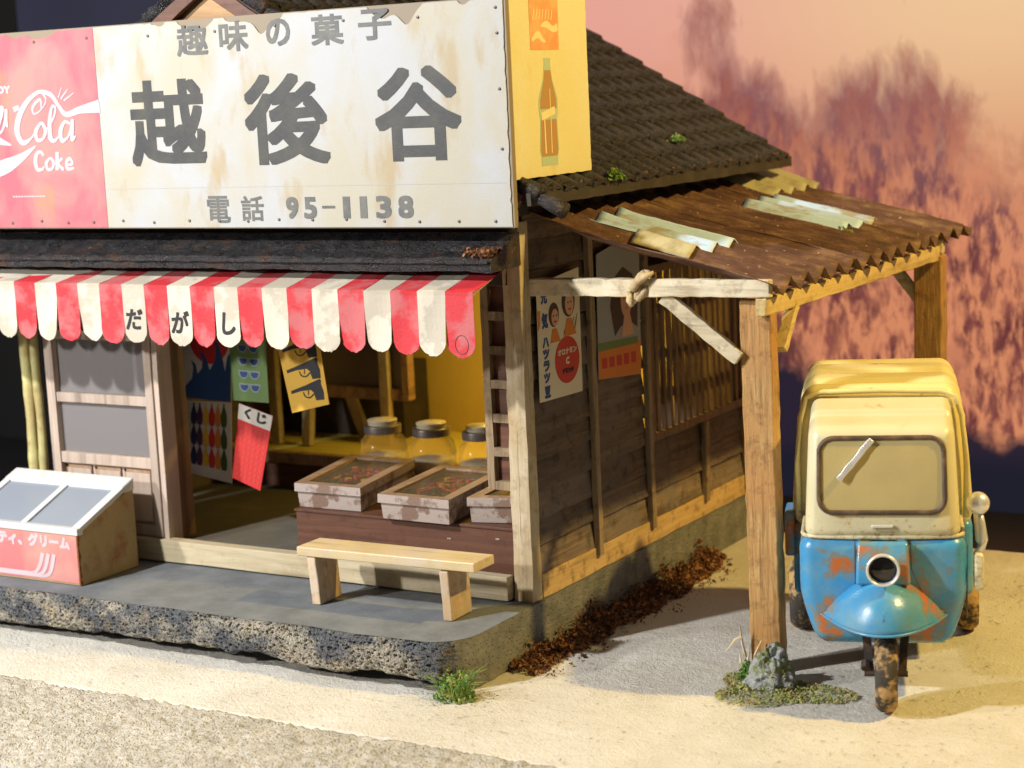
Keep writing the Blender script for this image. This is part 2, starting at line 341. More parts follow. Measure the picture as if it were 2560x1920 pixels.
def text_mb(body, x0, z0, x1, z1, bold=0., mat=0, shear=0., mb=None, frame=None, th=.0008, keep=False):
    """lettering as flat mesh fitted in the rectangle; frame=(o,u,v,n) maps (x,z) to the world; default is the facade plane at o"""
    c = bpy.data.curves.new('t', 'FONT'); c.body = body; c.resolution_u = 3; c.shear = shear
    o = bpy.data.objects.new('t', c); COL.objects.link(o); dg = bpy.context.evaluated_depsgraph_get()
    me = bpy.data.meshes.new_from_object(o.evaluated_get(dg)); bpy.data.objects.remove(o)
    vs = [v.co.copy() for v in me.vertices]; fs = [tuple(p.vertices) for p in me.polygons]
    a0 = min(v.x for v in vs); a1 = max(v.x for v in vs); b0 = min(v.y for v in vs); b1 = max(v.y for v in vs)
    W_, H_ = (x1 - x0) - 2 * bold, (z1 - z0) - 2 * bold
    O, U, V_, N_ = [Vector(q) for q in frame]; mb = mb or MB()
    offs = [(0, 0)] if not bold else [(bold * a, bold * b) for a in (-1, -.5, 0, .5, 1) for b in (-1, -.5, 0, .5, 1)]
    for i, (dx, dy) in enumerate(offs):
        pts = [O + U * (x0 + bold + dx + (v.x - a0) / (a1 - a0) * W_) + V_ * (z0 + bold + dy + (v.y - b0) / (b1 - b0) * H_) + N_ * (th + i * .00003) for v in vs]
        mb.add(pts, fs, mat)
    bpy.data.meshes.remove(me); return mb
def stroke(mb, pts, widths, frame, m=0, th=.002, sub_=6):
    """brush stroke: smooth ribbon through 2D points"""
    P_ = [Vector((p[0], p[1])) for p in pts]; n = len(P_); out = []
    for i in range(n - 1):
        a, b, c, d = P_[max(i - 1, 0)], P_[i], P_[i + 1], P_[min(i + 2, n - 1)]
        for k in range(sub_):
            t = k / sub_; out.append((.5 * ((2 * b) + (c - a) * t + (2 * a - 5 * b + 4 * c - d) * t * t + (3 * b - a - 3 * c + d) * t ** 3), widths[i] * (1 - t) + widths[i + 1] * t))
    out.append((P_[-1], widths[-1])); O, U, V_, N_ = [Vector(q) for q in frame]; vs = []
    for i, (p, w) in enumerate(out):
        a = (out[min(i + 1, len(out) - 1)][0] - out[max(i - 1, 0)][0]); a = a.normalized() if a.length else Vector((1, 0)); nn = Vector((-a.y, a.x))
        for q in (p + nn * w / 2, p - nn * w / 2): vs.append(O + U * q.x + V_ * q.y + N_ * (th + i * .00002))
    mb.add(vs, [(2 * i, 2 * i + 1, 2 * i + 3, 2 * i + 2) for i in range(len(out) - 1)], m); return mb
def disc_pts(cx, cy, rx, ry, n=28, a0=0, a1=2 * PI): return [(cx + rx * math.cos(a0 + (a1 - a0) * k / n), cy + ry * math.sin(a0 + (a1 - a0) * k / n)) for k in range(n)]
XZ = lambda y: ((0, y, 0), (1, 0, 0), (0, 0, 1), (0, -1, 0))          # facade plane looking from the front
YZ = lambda x: ((x, 0, 0), (0, 1, 0), (0, 0, 1), (1, 0, 0))           # side wall plane looking from the right
def tufts(n, place, smin, smax, leaf=True):
    mb = MB()
    for _ in range(n):
        c, sc = place(); c = Vector(c); s_ = random.uniform(smin, smax) * sc
        a = Vector((random.gauss(0, 1), random.gauss(0, 1), random.gauss(0, .8))).normalized(); b = a.cross(Vector((random.gauss(0, 1), random.gauss(0, 1), random.gauss(0, 1)))).normalized(); d = a.cross(b)
        if random.random() < .5: mb.add([c - a * s_, c + b * s_ * .5, c + a * s_, c - b * s_ * .4 + d * s_ * .35], [(0, 1, 2), (0, 2, 3)])
        else: mb.add([c - a * s_ * .7, c + b * s_ * .7, c + a * s_ * .7, c + d * s_ * .7], [(0, 1, 2), (0, 1, 3), (1, 2, 3), (0, 2, 3)])
    return mb
def fbm(x, y, z=0, o=4): return noise.fractal(Vector((x, y, z)), 1, 2.1, o)

GZ = -.35
# ------------------------------------------------------------------ setting
def backdrop_mat():
    t = NT('sunset_screen_picture'); x = t.sep(); X, Z = x[0], x[2]
    def mr(v, a, b, c, d):
        m = t.n.new('ShaderNodeMapRange'); t.lk(v, m.inputs[0]); m.interpolation_type = 'SMOOTHSTEP'
        for i, q in enumerate((a, b, c, d)): m.inputs[i + 1].default_value = q
        return m.outputs[0]
    sky = t.mix(mr(X, -2.6, 1.4, 0, 1), (.78, .36, .28), (.85, .55, .30))
    sky = t.mix(mr(Z, 4.2, 1.8, 0, .9), sky, (.62, .20, .10))
    # leafy masses: soft noise, denser towards the ground, drawn out along slanting stems lower down
    v1 = t.n.new('ShaderNodeMapping'); t.lk(t.tc.outputs['Object'], v1.inputs[0]); v1.inputs['Rotation'].default_value = (0, R(-22), 0); v1.inputs['Scale'].default_value = (1.5, 1, .55)
    n1 = t.noise(1.05, 9, .66, t.vec((1, 1, .85), (.4, 0, 1.3)), .5); n2 = t.noise(3.0, 6, .6, v1.outputs[0], .8)
    def blob(cx, cz, rx, rz):
        a = t.math('POWER', t.math('DIVIDE', t.math('SUBTRACT', X, cx), rx), 2); b = t.math('POWER', t.math('DIVIDE', t.math('SUBTRACT', Z, cz), rz), 2)
        return mr(t.math('ADD', a, b), 0, 1.6, 1, 0)
    msum = None
    for (cx, cz, rx, rz, w) in ((-1.45, 3.9, .42, .5, .25), (-1.0, 3.1, .5, .55, .27), (.35, 3.0, .85, .75, .25), (-.5, 2.3, .7, .5, .2), (.9, 2.0, .7, .5, .15), (-1.75, 3.2, .4, .25, .18)):
        bb = t.math('MULTIPLY', blob(cx, cz, rx, rz), w); msum = bb if msum is None else t.math('ADD', msum, bb)
    low = mr(Z, 3.7, 1.3, 0, .36); n3 = t.noise(7.5, 4, .6, v1.outputs[0], .3)
    m = t.math('ADD', t.math('ADD', t.math('MULTIPLY', n1, .50), t.math('ADD', t.math('MULTIPLY', n2, .34), t.math('MULTIPLY', n3, .20))), t.math('ADD', msum, low))
    mask = t.ramp(m, [(.0, 0.), (.62, 0.), (.84, 1.)])
    veg = t.mix(mr(Z, 4.0, 1.0, 0, 1), (.27, .105, .115), (.13, .03, .035))
    veg = t.mix(t.ramp(n2, [(.4, 0.), (.62, .7)]), veg, (.34, .10, .075))
    veg = t.mix(t.math('MULTIPLY', t.ramp(n3, [(.42, 0.), (.60, .9)]), mr(Z, 3.4, 1.9, .15, 1)), veg, (.72, .27, .13))
    c = t.mix(mask, sky, veg)
    warm = t.ramp(t.noise(2.1, 4, .5, v1.outputs[0], .8), [(.52, 0.), (.66, .75)])
    c = t.mix(t.math('MULTIPLY', warm, mr(Z, 3.4, 1.8, 0, 1)), c, (.70, .26, .13))
    dk = t.math('ADD', mr(Z, .55, -.25, 0, 1), t.math('MULTIPLY', mr(X, .3, -.9, 0, 1), mr(Z, 1.7, .2, 0, 1)))
    c = t.mix(mr(t.math('ADD', dk, t.math('MULTIPLY', t.math('SUBTRACT', t.noise(2.4, 4), .5), 1.2)), .35, .8, 0, 1), c, (.020, .014, .030))
    c = t.mix(mr(Z, .02, -.28, 0, 1), c, (.010, .0105, .024))
    c = t.mix(mr(X, -4.2, -5.0, 0, 1), c, t.ramp(t.noise(.25, 2), [(.35, (.020, .020, .040)), (.65, (.032, .033, .060))]))
    c = t.mix(.10, c, t.ramp(t.noise(60, 2), [(.3, .7), (.7, 1.)]), 'MULTIPLY')
    t.lk(c, t.b.inputs['Emission Color']); t.b.inputs['Emission Strength'].default_value = 1.0  # screen picture, glowing with its own emission
    return t.out((.01, .01, .012), .6, 0, .1)
MT['backdrop'] = backdrop_mat()
b = MB().box((-10.6, 6.2, -2.6), (9.0, 6.24, 6.5)).build('backdrop', 'backdrop'); kind(b, 'structure', 'picture screen showing a blurred sunset behind the model')
flat('navy_wall', (.10, .10, .14), .9); flat('black_edge', (.004, .004, .005), .9)
b = MB().box((-24, 9.5, -3), (6, 9.6, 9)).build('wall', 'navy_wall'); kind(b, 'structure')
b = MB().box((-13.5, 6.16, -3), (-10.6, 6.3, 6.9)).build('screen_bezel', 'black_edge', bevel=.02); tag(b, 'black upright edge of the picture screen at the far left', 'screen edge')
b = MB().box((-20, -7, -3.2), (14, 9.45, -.62)).build('table', 'table'); kind(b, 'structure')

def sheet(name, x0, x1, y0, y1, z, nx, ny, fn, mat, thick=.25):
    mb = MB(); vs = []; fs = []
    for j in range(ny + 1):
        for i in range(nx + 1):
            x = x0 + (x1 - x0) * i / nx; y = y0 + (y1 - y0) * j / ny; vs.append((x, y, z + fn(x, y)))
    for j in range(ny):
        for i in range(nx): a = j * (nx + 1) + i; fs.append((a, a + 1, a + nx + 2, a + nx + 1))
    # skirt
    rim = [i for i in range(nx + 1)] + [(j + 1) * (nx + 1) + nx for j in range(ny)] + [ny * (nx + 1) + i for i in range(nx - 1, -1, -1)] + [j * (nx + 1) for j in range(ny - 1, 0, -1)]
    o = len(vs)
    for k in rim: vs.append((vs[k][0], vs[k][1], z - thick))
    L = len(rim)
    for k in range(L): fs.append((rim[k], o + k, o + (k + 1) % L, rim[(k + 1) % L]))
    mb.add(vs, fs); return mb.build(name, mat, smooth=True)
def gfn(x, y): return .008 * fbm(x * 1.1, y * 1.1, 1) + .004 * fbm(x * 6, y * 6, 4)
g = sheet('ground', -5.6, 7.5, -1.88, 3.80, GZ - .004, 260, 120, gfn, 'ground'); kind(g, 'structure')
def rfn(x, y):
    n = noise.voronoi(Vector((x * 17, y * 17, 0)))[0][0]
    return .010 * fbm(x * 5, y * 5, 2) + .026 * min(n, .7) + .012 * fbm(x * 24, y * 24, 7, 2) - .016
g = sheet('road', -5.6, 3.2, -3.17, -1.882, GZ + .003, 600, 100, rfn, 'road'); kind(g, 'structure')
# road surface ends in a ragged diagonal; plaster continues in front of it on the right
g = sheet('ground_verge', 3.202, 7.5, -3.17, -1.882, GZ - .004, 60, 20, gfn, 'ground'); kind(g, 'structure')

# plinth: smooth mortar top, porous broken face
def plinth():
    path = []; X0 = -5.4; rc = .30; xs = .02; yf = -1.06
    L1 = (xs - rc) - X0; n1 = 1000
    for i in range(n1 + 1): path.append((X0 + L1 * i / n1, yf, 0, -1))
    for i in range(1, 41): a = -PI / 2 + (PI / 2) * i / 40; path.append((xs - rc + rc * math.cos(a), yf + rc + rc * math.sin(a), math.cos(a), math.sin(a)))
    y0 = yf + rc
    for i in range(1, 221): path.append((xs, y0 + (4.0 - y0) * i / 220, 1, 0))
    nz = 52; vs = []; fs = []; mi = []
    top = []
    s = 0; prev = None
    for k, (x, y, nx, ny) in enumerate(path):
        if prev: s += math.hypot(x - prev[0], y - prev[1])
        prev = (x, y); side = 1 if nx > .6 else 0; side = max(0, min(1, (nx - .2) / .5))
        # bottom line: the front hangs broken above the ground in places
        bot = GZ + .0 + (1 - side) * max(0, .075 + .07 * fbm(x * 1.3 + 7, 3.1) + .02 * fbm(x * 9, 1))
        wob = .02 * fbm(x * 2, y * 2, 9)
        for j in range(nz + 1):
            t = j / nz; z = -.001 + (bot) * t
            amp = (1 - side) * 1.0 + side * .22
            v = noise.voronoi(Vector((x * 36, y * 36, z * 40)))[0]
            pit = max(0, .40 - v[0]) * .13
            v2 = noise.voronoi(Vector((x * 62 + 5, y * 62, z * 62)))[0]; pit += max(0, .36 - v2[0]) * .05
            d = (-pit * 1.0 + .016 * fbm(s * 9, z * 9, 2) + .02 * fbm(s * 3, z * 3, 5)) * amp * min(1, j / 2.0) + wob * (1 - side)
            d += (1 - side) * .03 * math.sin(t * PI)
            if side < .5 and t > .9: d -= (t - .9) * .5
            if j == 0: top.append((x + nx * d, y + ny * d))
            vs.append((x + nx * d, y + ny * d, z))
    n = nz + 1
    for k in range(len(path) - 1):
        for j in range(nz): a = k * n + j; fs.append((a, a + n, a + n + 1, a + 1)); mi.append(0 if path[k][2] < .75 else 1)
    mb = MB(); mb.v = vs; mb.f = fs; mb.mi = mi
    o = mb.build('plinth', ['pumice', 'concrete'], smooth=True)
    # top slab
    m2 = MB(); pts = top[::2]; m2v = [(x, y, 0.0) for x, y in pts] + [(x * .996 - .02, y + .03, -.0) for x, y in []]
    m2.add(m2v + [(-5.4, 4.0, 0)], [tuple(range(len(m2v) + 1))]); 
    return o, m2.build('plinth_top', 'mortar')
p1, p2 = plinth()
p2.parent = p1; kind(p1, 'structure'); p1['label'] = 'grey mortar plinth under the shop with a broken porous front face'; p1.name = 'pavement'; p2.name = 'paved_top'

# ------------------------------------------------------------------ the shop
shop = thing('candy_shop', 'old timber candy shop with plank side wall, lattice window and dark tiled gable roof', 'shop', (0, 0, 0))
def wpart(name, p0, p1, w, h, mat, parent=shop, up=(0, 0, 1), seg=10, jit=.004, bevel=.006):
    return MB().bar(p0, p1, w, h, up, seg, jit).build(name, mat, parent, bevel=bevel)
wpart('corner_post', (-.125, .06, .0), (-.105, .06, 2.62), .072, .12, 'post_pale', up=(0, 1, 0), seg=22, jit=.0045)
wpart('corner_post', (-.042, .05, .0), (-.035, .05, 2.62), .078, .125, 'post_pale', up=(0, 1, 0), seg=22, jit=.0045)
wpart('sill', (-4.45, -.02, .098), (-.175, -.02, .098), .10, .17, 'sillx', seg=16, jit=.003)
wpart('base_plate', (-.035, .12, .088), (-.035, 3.62, .088), .075, .17, 'sidey', seg=20, jit=.003)
wpart('lintel', (-4.5, .05, 2.30), (-.1, .05, 2.30), .10, .22, 'dark')
# side wall boards
zs = .175; k = 0
random.seed(11)
while zs < 2.66:
    hgt = random.uniform(.17, .22) if zs > .2 else .2
    hgt = min(hgt, 2.70 - zs)
    if zs + hgt <= .86 or zs > 2.10:
        segs = [(.10, 3.62)]
    else: segs = [(.10, 1.80)]
    for (a, b_) in segs:
        cuts = [a, .93, 1.82, 2.80, b_] if b_ > 3 else [a, .93, b_]
        for i in range(len(cuts) - 1):
            xx = -.040 + random.uniform(-.006, .006); zz = random.uniform(-.006, .006)
            y0, y1 = cuts[i] + .004, cuts[i + 1] - .004
            mb = MB(); n = 5; vs = []
            for q in range(n + 1):
                y = y0 + (y1 - y0) * q / n; j1, j2 = random.uniform(-.003, .003), random.uniform(-.004, .004)
                # weatherboard: lower edge stands proud
                vs += [(xx - .02, y, zs + zz), (xx + .034 + j1, y, zs + zz + j2), (xx + .004 + j1, y, zs + hgt - .004 + zz), (xx - .02, y, zs + hgt - .004 + zz)]
            fs = [(q * 4 + e, q * 4 + (e + 1) % 4, (q + 1) * 4 + (e + 1) % 4, (q + 1) * 4 + e) for q in range(n) for e in range(4)] + [(3, 2, 1, 0), (n * 4, n * 4 + 1, n * 4 + 2, n * 4 + 3)]
            mb.add(vs, fs).build('plank', 'plank', shop, bevel=.004, seg=1)
    zs += hgt
random.seed(5)
for (y, z0, z1) in ((.93, .12, 2.68), (1.80, .12, 2.68), (2.78, .12, .78), (3.60, .0, 2.68)):
    wpart('stud', (.012, y, z0), (.012, y + random.uniform(-.02, .02), z1), .05, .06, 'stud', up=(0, 1, 0), seg=18, jit=.004)
wpart('wall_plate', (-.03, -.1, 2.70), (-.03, 3.7, 2.70), .1, .08, 'dark')
# side window with vertical slats
win = MB().bar((-.01, 1.83, .815), (-.01, 3.58, .815), .09, .06, (0, 0, 1), 10, .003).build('window', 'lattice', shop, bevel=.005)
sub('frame', MB().bar((-.01, 1.83, 2.10), (-.01, 3.58, 2.10), .08, .06, (0, 0, 1), 8, .003).bar((0, 1.86, .84), (0, 1.86, 2.07), .05, .06, (0, 1, 0), 8, .003), 'lattice', win, bevel=.004)
for z in (1.10, 1.42, 1.78): sub('rail', MB().bar((-.035, 1.88, z), (-.035, 3.57, z), .025, .07, (0, 0, 1), 6, .002), 'lattice', win)
for i in range(15):
    y = 1.98 + i * .112
    sub('slat', MB().bar((.0, y, .845), (random.uniform(-.006, .006), y + random.uniform(-.008, .008), 2.07), .05, .03, (1, 0, 0), 6, .0025), 'lattice', win)
MB().box((-.095, .1, .0), (-.075, 1.82, 2.66)).box((-.095, 1.82, .0), (-.075, 3.62, .82)).box((-.095, 1.82, 2.1), (-.075, 3.62, 2.66)).build('light_leak_backing', 'dark', shop)  # hidden boards added to stop shop light leaking between the planks
MB().box((-3.33, .11, .142), (-3.28, .34, 2.44)).build('partition', 'partition', shop)
MB().box((-4.38, 2.85, .455), (-2.95, 3.25, 1.12)).build('cabinet', 'dark', shop)
# inner walls, floors
MB().box((-4.45, 3.30, 0.0), (-.08, 3.36, 2.6)).build('inner_wall', 'inner_wall', shop)
MB().box((-4.50, .12, .0), (-4.42, 3.62, 2.6)).build('left_wall', 'plank', shop)
MB().box((-4.45, 3.55, 0.0), (-.08, 3.62, 2.66)).build('back_wall', 'plank', shop)
MB().box((-4.42, .03, .001), (-.10, 3.3, .14)).build('earth_floor', 'earth', shop)
MB().box((-4.42, .12, 2.45), (-.10, 3.55, 2.50)).build('ceiling', 'dark', shop)
fl = MB().box((-4.41, 2.05, .36), (-.12, 3.29, .45)).build('raised_floor', 'tatami', shop)
sub('floor_edge', MB().bar((-4.4, 2.0, .41), (-.12, 2.0, .41), .09, .10, (0, 0, 1), 8, .003), 'lid', fl, bevel=.004)
MB().box((-4.41, 2.04, .142), (-.12, 2.048, .355)).build('floor_skirt', 'counter', shop)
# narrow sliding screen with square openings behind the corner post
scr = MB().box((-.19, .17, .74), (-.165, .20, 2.25)).build('lattice_screen', 'dark', shop)
sub('stile', MB().bar((-.40, .18, .74), (-.395, .18, 2.28), .06, .05, (0, 1, 0), 10, .003), 'stud', scr, bevel=.003)
for i in range(7): z = .77 + i * .238; sub('rung', MB().bar((-.37, .18, z), (-.17, .18, z), .045, .06, (0, 0, 1), 3, .002), 'stud', scr)
sub('backing', MB().box((-.37, .205, .74), (-.17, .215, 2.25)), 'counter', scr)
# left sliding door
dr = MB(); zt = 2.2
door = MB().box((-4.30, .02, .20), (-3.36, .045, .72)).build('sliding_door', 'door', shop)
for (x, w) in ((-4.345, .085), (-3.325, .075)): sub('stile', MB().bar((x, .005, .19), (x, .005, zt), w, .08, (0, 1, 0), 8, .0015), 'door', door, bevel=.004)
for z, h in ((.235, .09), (.765, .085), (1.25, .075), (1.75, .07), (2.17, .07)): sub('rail', MB().bar((-4.30, .008, z), (-3.365, .008, z), .06, h, (0, 0, 1), 6, .0015), 'door', door, bevel=.003)
for z0, z1 in ((.81, 1.21), (1.29, 1.71), (1.79, 2.13)): sub('pane', MB().box((-4.30, .022, z0), (-3.365, .03, z1)), 'pane', door)
for i in range(3):
    x0 = -4.26 + i * .305; sub('panel', MB().box((x0, -.004, .30), (x0 + .245, .018, .68)), 'door', door, bevel=.004)
    sub('groove', MB().box((x0 - .022, .004, .30), (x0 + .0, .0185, .705)).box((x0 - .022, .004, .682), (x0 + .245, .0185, .706)), 'lid', door)
wpart('door_jamb', (-3.262, .06, .14), (-3.255, .06, 2.25), .05, .16, 'door', up=(0, 1, 0), seg=8, jit=.002)
MB().box((-4.29, .1, .2), (-3.3, .11, 2.2)).build('door_lining', 'inner_wall', shop) if False else None
# bamboo poles at the far corner
for i, (x, y, r) in enumerate(((-4.60, -.02, .045), (-4.505, -.015, .035))):
    pts = []; rad = []
    for k in range(23):
        z = .0 + k * .105; pts.append((x + .006 * math.sin(k * .7 + i), y, z)); rad.append(r * (1.12 if k % 5 == 2 else 1))
    tag(MB().tube(pts, rad, 12, 0, .0015).build('bamboo_pole', 'bamboo', smooth=True), ['thicker yellow bamboo pole at the outer left end of the shop front', 'thinner bamboo pole between the outer pole and the sliding door'][i], 'bamboo pole', 'bamboo poles at the left end of the front')
# small front eave above the awning
eave = MB()
prof = [(-.50, 2.335), (-.50, 2.40), (-.485, 2.425), (-.36, 2.46), (-.33, 2.49), (-.12, 2.56), (-.12, 2.335)]
vs = []; nseg = 150; fs = []
for i in range(nseg + 1):
    x = -4.9 + (4.98) * i / nseg
    for (y, z) in prof: vs.append((x, y + .006 * fbm(x * 5, z * 9), z + .010 * fbm(x * 4, y * 9, 3) + .004 * fbm(x * 30, y * 30, 1)))
n = len(prof)
for i in range(nseg):
    for k in range(n): fs.append((i * n + k, i * n + (k + 1) % n, (i + 1) * n + (k + 1) % n, (i + 1) * n + k))
fs += [tuple(range(n)), tuple(range(nseg * n, nseg * n + n))]
le = eave.add(vs, fs).build('front_eave', 'tile', shop, bevel=.004, seg=1)
wpart('eave_lip', (-4.9, -.512, 2.405), (.06, -.512, 2.405), .022, .026, 'tile', seg=60, jit=.003, bevel=0)
MB().box((-4.7, -.10, 2.56), (-.02, -.06, 2.80)).build('front_board', 'dark', shop)
# main roof: ridge runs front to back
SL = math.atan(.617); XE, ZE, XR = .27, 2.83, -2.3
roof = MB(); ln = (XE - XR)
zr = ZE + ln * .617
th = .09
roof.add([(XE, -.30, ZE), (XE, 4.02, ZE), (XR, 4.02, zr), (XR, -.30, zr), (XE, -.30, ZE - th), (XE, 4.02, ZE - th), (XR, 4.02, zr - th), (XR, -.30, zr - th)],
   [(0, 1, 2, 3), (4, 7, 6, 5), (0, 4, 5, 1), (1, 5, 6, 2), (3, 7, 4, 0)])
XL = 2 * XR - XE
roof.add([(XL, -.30, ZE), (XL, 4.02, ZE), (XR, 4.02, zr), (XR, -.30, zr), (XL, -.30, ZE - th), (XL, 4.02, ZE - th), (XR, 4.02, zr - th), (XR, -.30, zr - th)],
   [(3, 2, 1, 0), (5, 6, 7, 4), (1, 5, 4, 0), (2, 6, 5, 1), (0, 4, 7, 3)])
roof = roof.build('roof', 'dark', shop)
wpart('barge_edge', (XE + .012, -.33, ZE - .045), (XE + .012, 4.04, ZE - .045), .03, .085, 'dark', seg=40, jit=.005, bevel=0)
# one tile: wavy pan, down-slope length along local -x
def tile_mesh():
    mb = MB(); W_, L_, nn = .203, .255, 8; vs = []; fs = []
    for j in range(3):
        for i in range(nn + 1):
            t = i / nn; z = .022 * math.sin(t * 2 * PI - .6) + (.012 if t > .86 else 0)
            vs.append((L_ * (j / 2) , W_ * (t - .5), z + .030 - j * .013))
    o = len(vs)
    for i in range(nn + 1):
        v = vs[i]; vs.append((v[0], v[1], v[2] - .030))
    for j in range(2):
        for i in range(nn): a = j * (nn + 1) + i; fs.append((a, a + 1, a + nn + 2, a + nn + 1))
    for i in range(nn): fs.append((i, o + i, o + i + 1, i + 1))
    mb.add(vs, fs); return mb
tm = tile_mesh().build('tile', 'tile', smooth=False); tm.parent = roof
tme = tm.data; tme.polygons.foreach_set('use_smooth', [True] * len(tme.polygons))
first = True; random.seed(3)
rows = 14
for r_ in range(rows):
    for c_ in range(21):
        o = tm if first else tm.copy()
        if not first: COL.objects.link(o)
        first = False; o.parent = roof
        dx = .19 * r_; x = XE + .03 - dx; z = ZE + dx * .617 - .018
        o.location = (x + random.uniform(-.006, .006), -.20 + c_ * .203 + random.uniform(-.004, .004), z + random.uniform(-.002, .004))
        m = Matrix.Rotation(PI, 4, 'Z') @ Matrix.Rotation(SL * -1 + random.uniform(-.02, .02), 4, 'Y')
        o.rotation_euler = (m @ Matrix.Rotation(random.uniform(-.02, .02), 4, 'X')).to_euler()
# left slope, seen only at its front edge
mb = MB()
for r_ in range(rows):
    for c_ in range(21):
        dx = .19 * r_; x = XL - .03 + dx; z = ZE + dx * .617 - .018; y0 = -.30 + c_ * .203
        p = []
        for (a, zz) in ((0, .012), (.5, .045), (.8, .012), (1, .03)):
            p += [(x, y0 + a * .2, z + zz), (x + .2, y0 + a * .2, z + .2 * .617 + zz - .02)]
        mb.add(p, [(0, 2, 3, 1), (2, 4, 5, 3), (4, 6, 7, 5)])
lt = sub('far_slope_tiles', mb, 'tile', roof); lt['kind'] = 'stuff'
MB().tube([(XR, -.36, zr + .06), (XR, 4.06, zr + .06)], .09, 10).build('ridge_cap', 'tile', shop)
# front gable: boards and verge tiles
g = MB(); g.add([(XL + .3, -.24, ZE + .1), (XE - .3, -.24, ZE + .1), (XR, -.24, zr - .1)], [(0, 1, 2)]); g.build('gable', 'gable', shop)
for s in (-1, 1):
    wpart('bargeboard', (XR, -.29, zr - .10), (XR + s * 2.5, -.29, zr - .10 - 2.5 * .617), .05, .10, 'counter', seg=20)
    mb = MB()
    for k in range(16):
        a = .02 + k * .175; x = XR + s * a; z = zr - a * .617 + .01
        mb.tube([(x, -.275, z), (x + s * .17, -.275, z - .17 * .617 + .02)], [.045, .06], 8)
    mb.build('verge_tile', 'tile', shop, smooth=True)

# ------------------------------------------------------------------ signboards
sg = thing('signboard', 'wide white signboard with large black characters and a faded red drinks panel above the awning', 'signboard', (-2, -.4, 2.6))
SX0, SX1 = -4.75, .215
bd = MB(); bd.box((SX0, -.40, 2.615), (SX1, -.355, 4.075)); bd.build('board', 'board_edge', sg)
def ragged(x0, x1, z0, z1, seed, amp=.035, side=False):
    pts = [(x0, z0), (x1, z0)]; n = int((x1 - x0) / .02)
    if side:
        for i in range(1, 60): pts.append((x1 - .004 - .012 * max(0, fbm(i * .3, seed, 2)), z0 + (z1 - z0) * i / 60))
    for i in range(n + 1):
        x = x1 - (x1 - x0) * i / n; a = fbm(x * 2.2, seed, 1, 3) ; b_ = fbm(x * 14, seed, 4, 2)
        pts.append((x, z1 - max(0, a - .02) * amp * 5.5 - max(0, b_) * .008 - (amp * .3 if a > .02 else 0)))
    return pts
def ppoly(pts, y, th, m=0, mb=None):
    """polygon in the facade plane, triangulated as a strip safe for ragged tops"""
    return (mb or MB()).poly(pts, (0, y, 0), (1, 0, 0), (0, 0, 1), (0, -1, 0), th, m)
ppoly(ragged(-3.252, SX1 - .012, 2.622, 4.068, 3.3, .04, True), -.402, .006).build('white_paper', 'sign_white', sg)
ppoly(ragged(SX0 + .01, -3.256, 2.622, 4.066, 5.1, .02), -.402, .0055).build('red_paper', 'sign_red', sg)
FS = ((0, -.4085, 0), (1, 0, 0), (0, 0, 1), (0, -1, 0))
def lett(chars, mat, bold, name='lettering'):
    for (ch, x0, z0, x1, z1) in chars: text_mb(ch, x0, z0, x1, z1, bold, frame=FS).build(name, mat, sg)
lett([('趣', -2.478, 3.822, -2.196, 4.038), ('味', -2.093, 3.836, -1.840, 4.043), ('の', -1.683, 3.853, -1.478, 4.038), ('菓', -1.304, 3.838, -1.037, 4.043), ('子', -.915, 3.852, -.65, 4.055)], 'ink_grey', .006, 'small_character')
lett([('越', -2.968, 3.062, -2.27, 3.671), ('後', -1.916, 3.052, -1.20, 3.670), ('谷', -.822, 3.055, -.145, 3.671)], 'ink', .017, 'large_character')
lett([('電', -2.305, 2.653, -2.10, 2.844), ('話', -1.999, 2.665, -1.80, 2.841)], 'ink_grey', .004, 'phone_character')
lett([('9', -1.605, 2.679, -1.50, 2.831), ('5', -1.455, 2.679, -1.345, 2.829), ('-', -1.30, 2.752, -1.19, 2.765), ('1', -1.125, 2.681, -1.065, 2.829), ('1', -.985, 2.681, -.925, 2.829), ('3', -.855, 2.679, -.73, 2.831), ('8', -.675, 2.679, -.553, 2.831)], 'ink_grey', .008, 'phone_digit')
MB().box((-3.24, -.4095, 2.902), (.17, -.4086, 2.906)).build('printed_rule', 'ink_faint', sg)
# drinks logo on the red panel: strokes given on the photographed panel, mapped once to metres
def cm(p): x, y = p; x /= 3; y /= 3; return (-4.12 + (x - 33) * .004682 + (315 - y) * .000376, 3.239 - (x - 33) * .000106 + (315 - y) * .003359)
lg = MB(); FL = ((0, -.4082, 0), (1, 0, 0), (0, 0, 1), (0, -1, 0))
def ls(pts, ws, th=.002): stroke(lg, [cm(p) for p in pts], [w * .00158 for w in ws], FL, 0, th)
ls([(270, 700), (262, 640), (215, 690), (225, 735), (275, 700), (300, 640), (262, 592), (190, 640), (130, 740), (112, 850), (150, 925), (205, 895), (232, 850)], [8, 14, 16, 8, 6, 8, 14, 26, 34, 36, 26, 12, 5], .002)
ls([(180, 640), (250, 590), (330, 610), (380, 680), (430, 740), (520, 712), (640, 690)], [6, 14, 24, 20, 24, 34, 62], .0024)
ls([(262, 800), (235, 850), (245, 905), (280, 900), (298, 850), (280, 800), (255, 800)], [14, 24, 20, 14, 22, 18, 10], .0028)
ls([(300, 840), (345, 770), (362, 700), (340, 690), (325, 780), (330, 890), (360, 910), (392, 870)], [6, 12, 12, 14, 24, 30, 16, 6], .0026)
ls([(455, 800), (420, 790), (395, 850), (405, 910), (440, 890), (462, 830), (470, 775), (468, 850), (470, 905), (492, 880)], [12, 16, 26, 22, 12, 14, 20, 26, 20, 8], .0030)
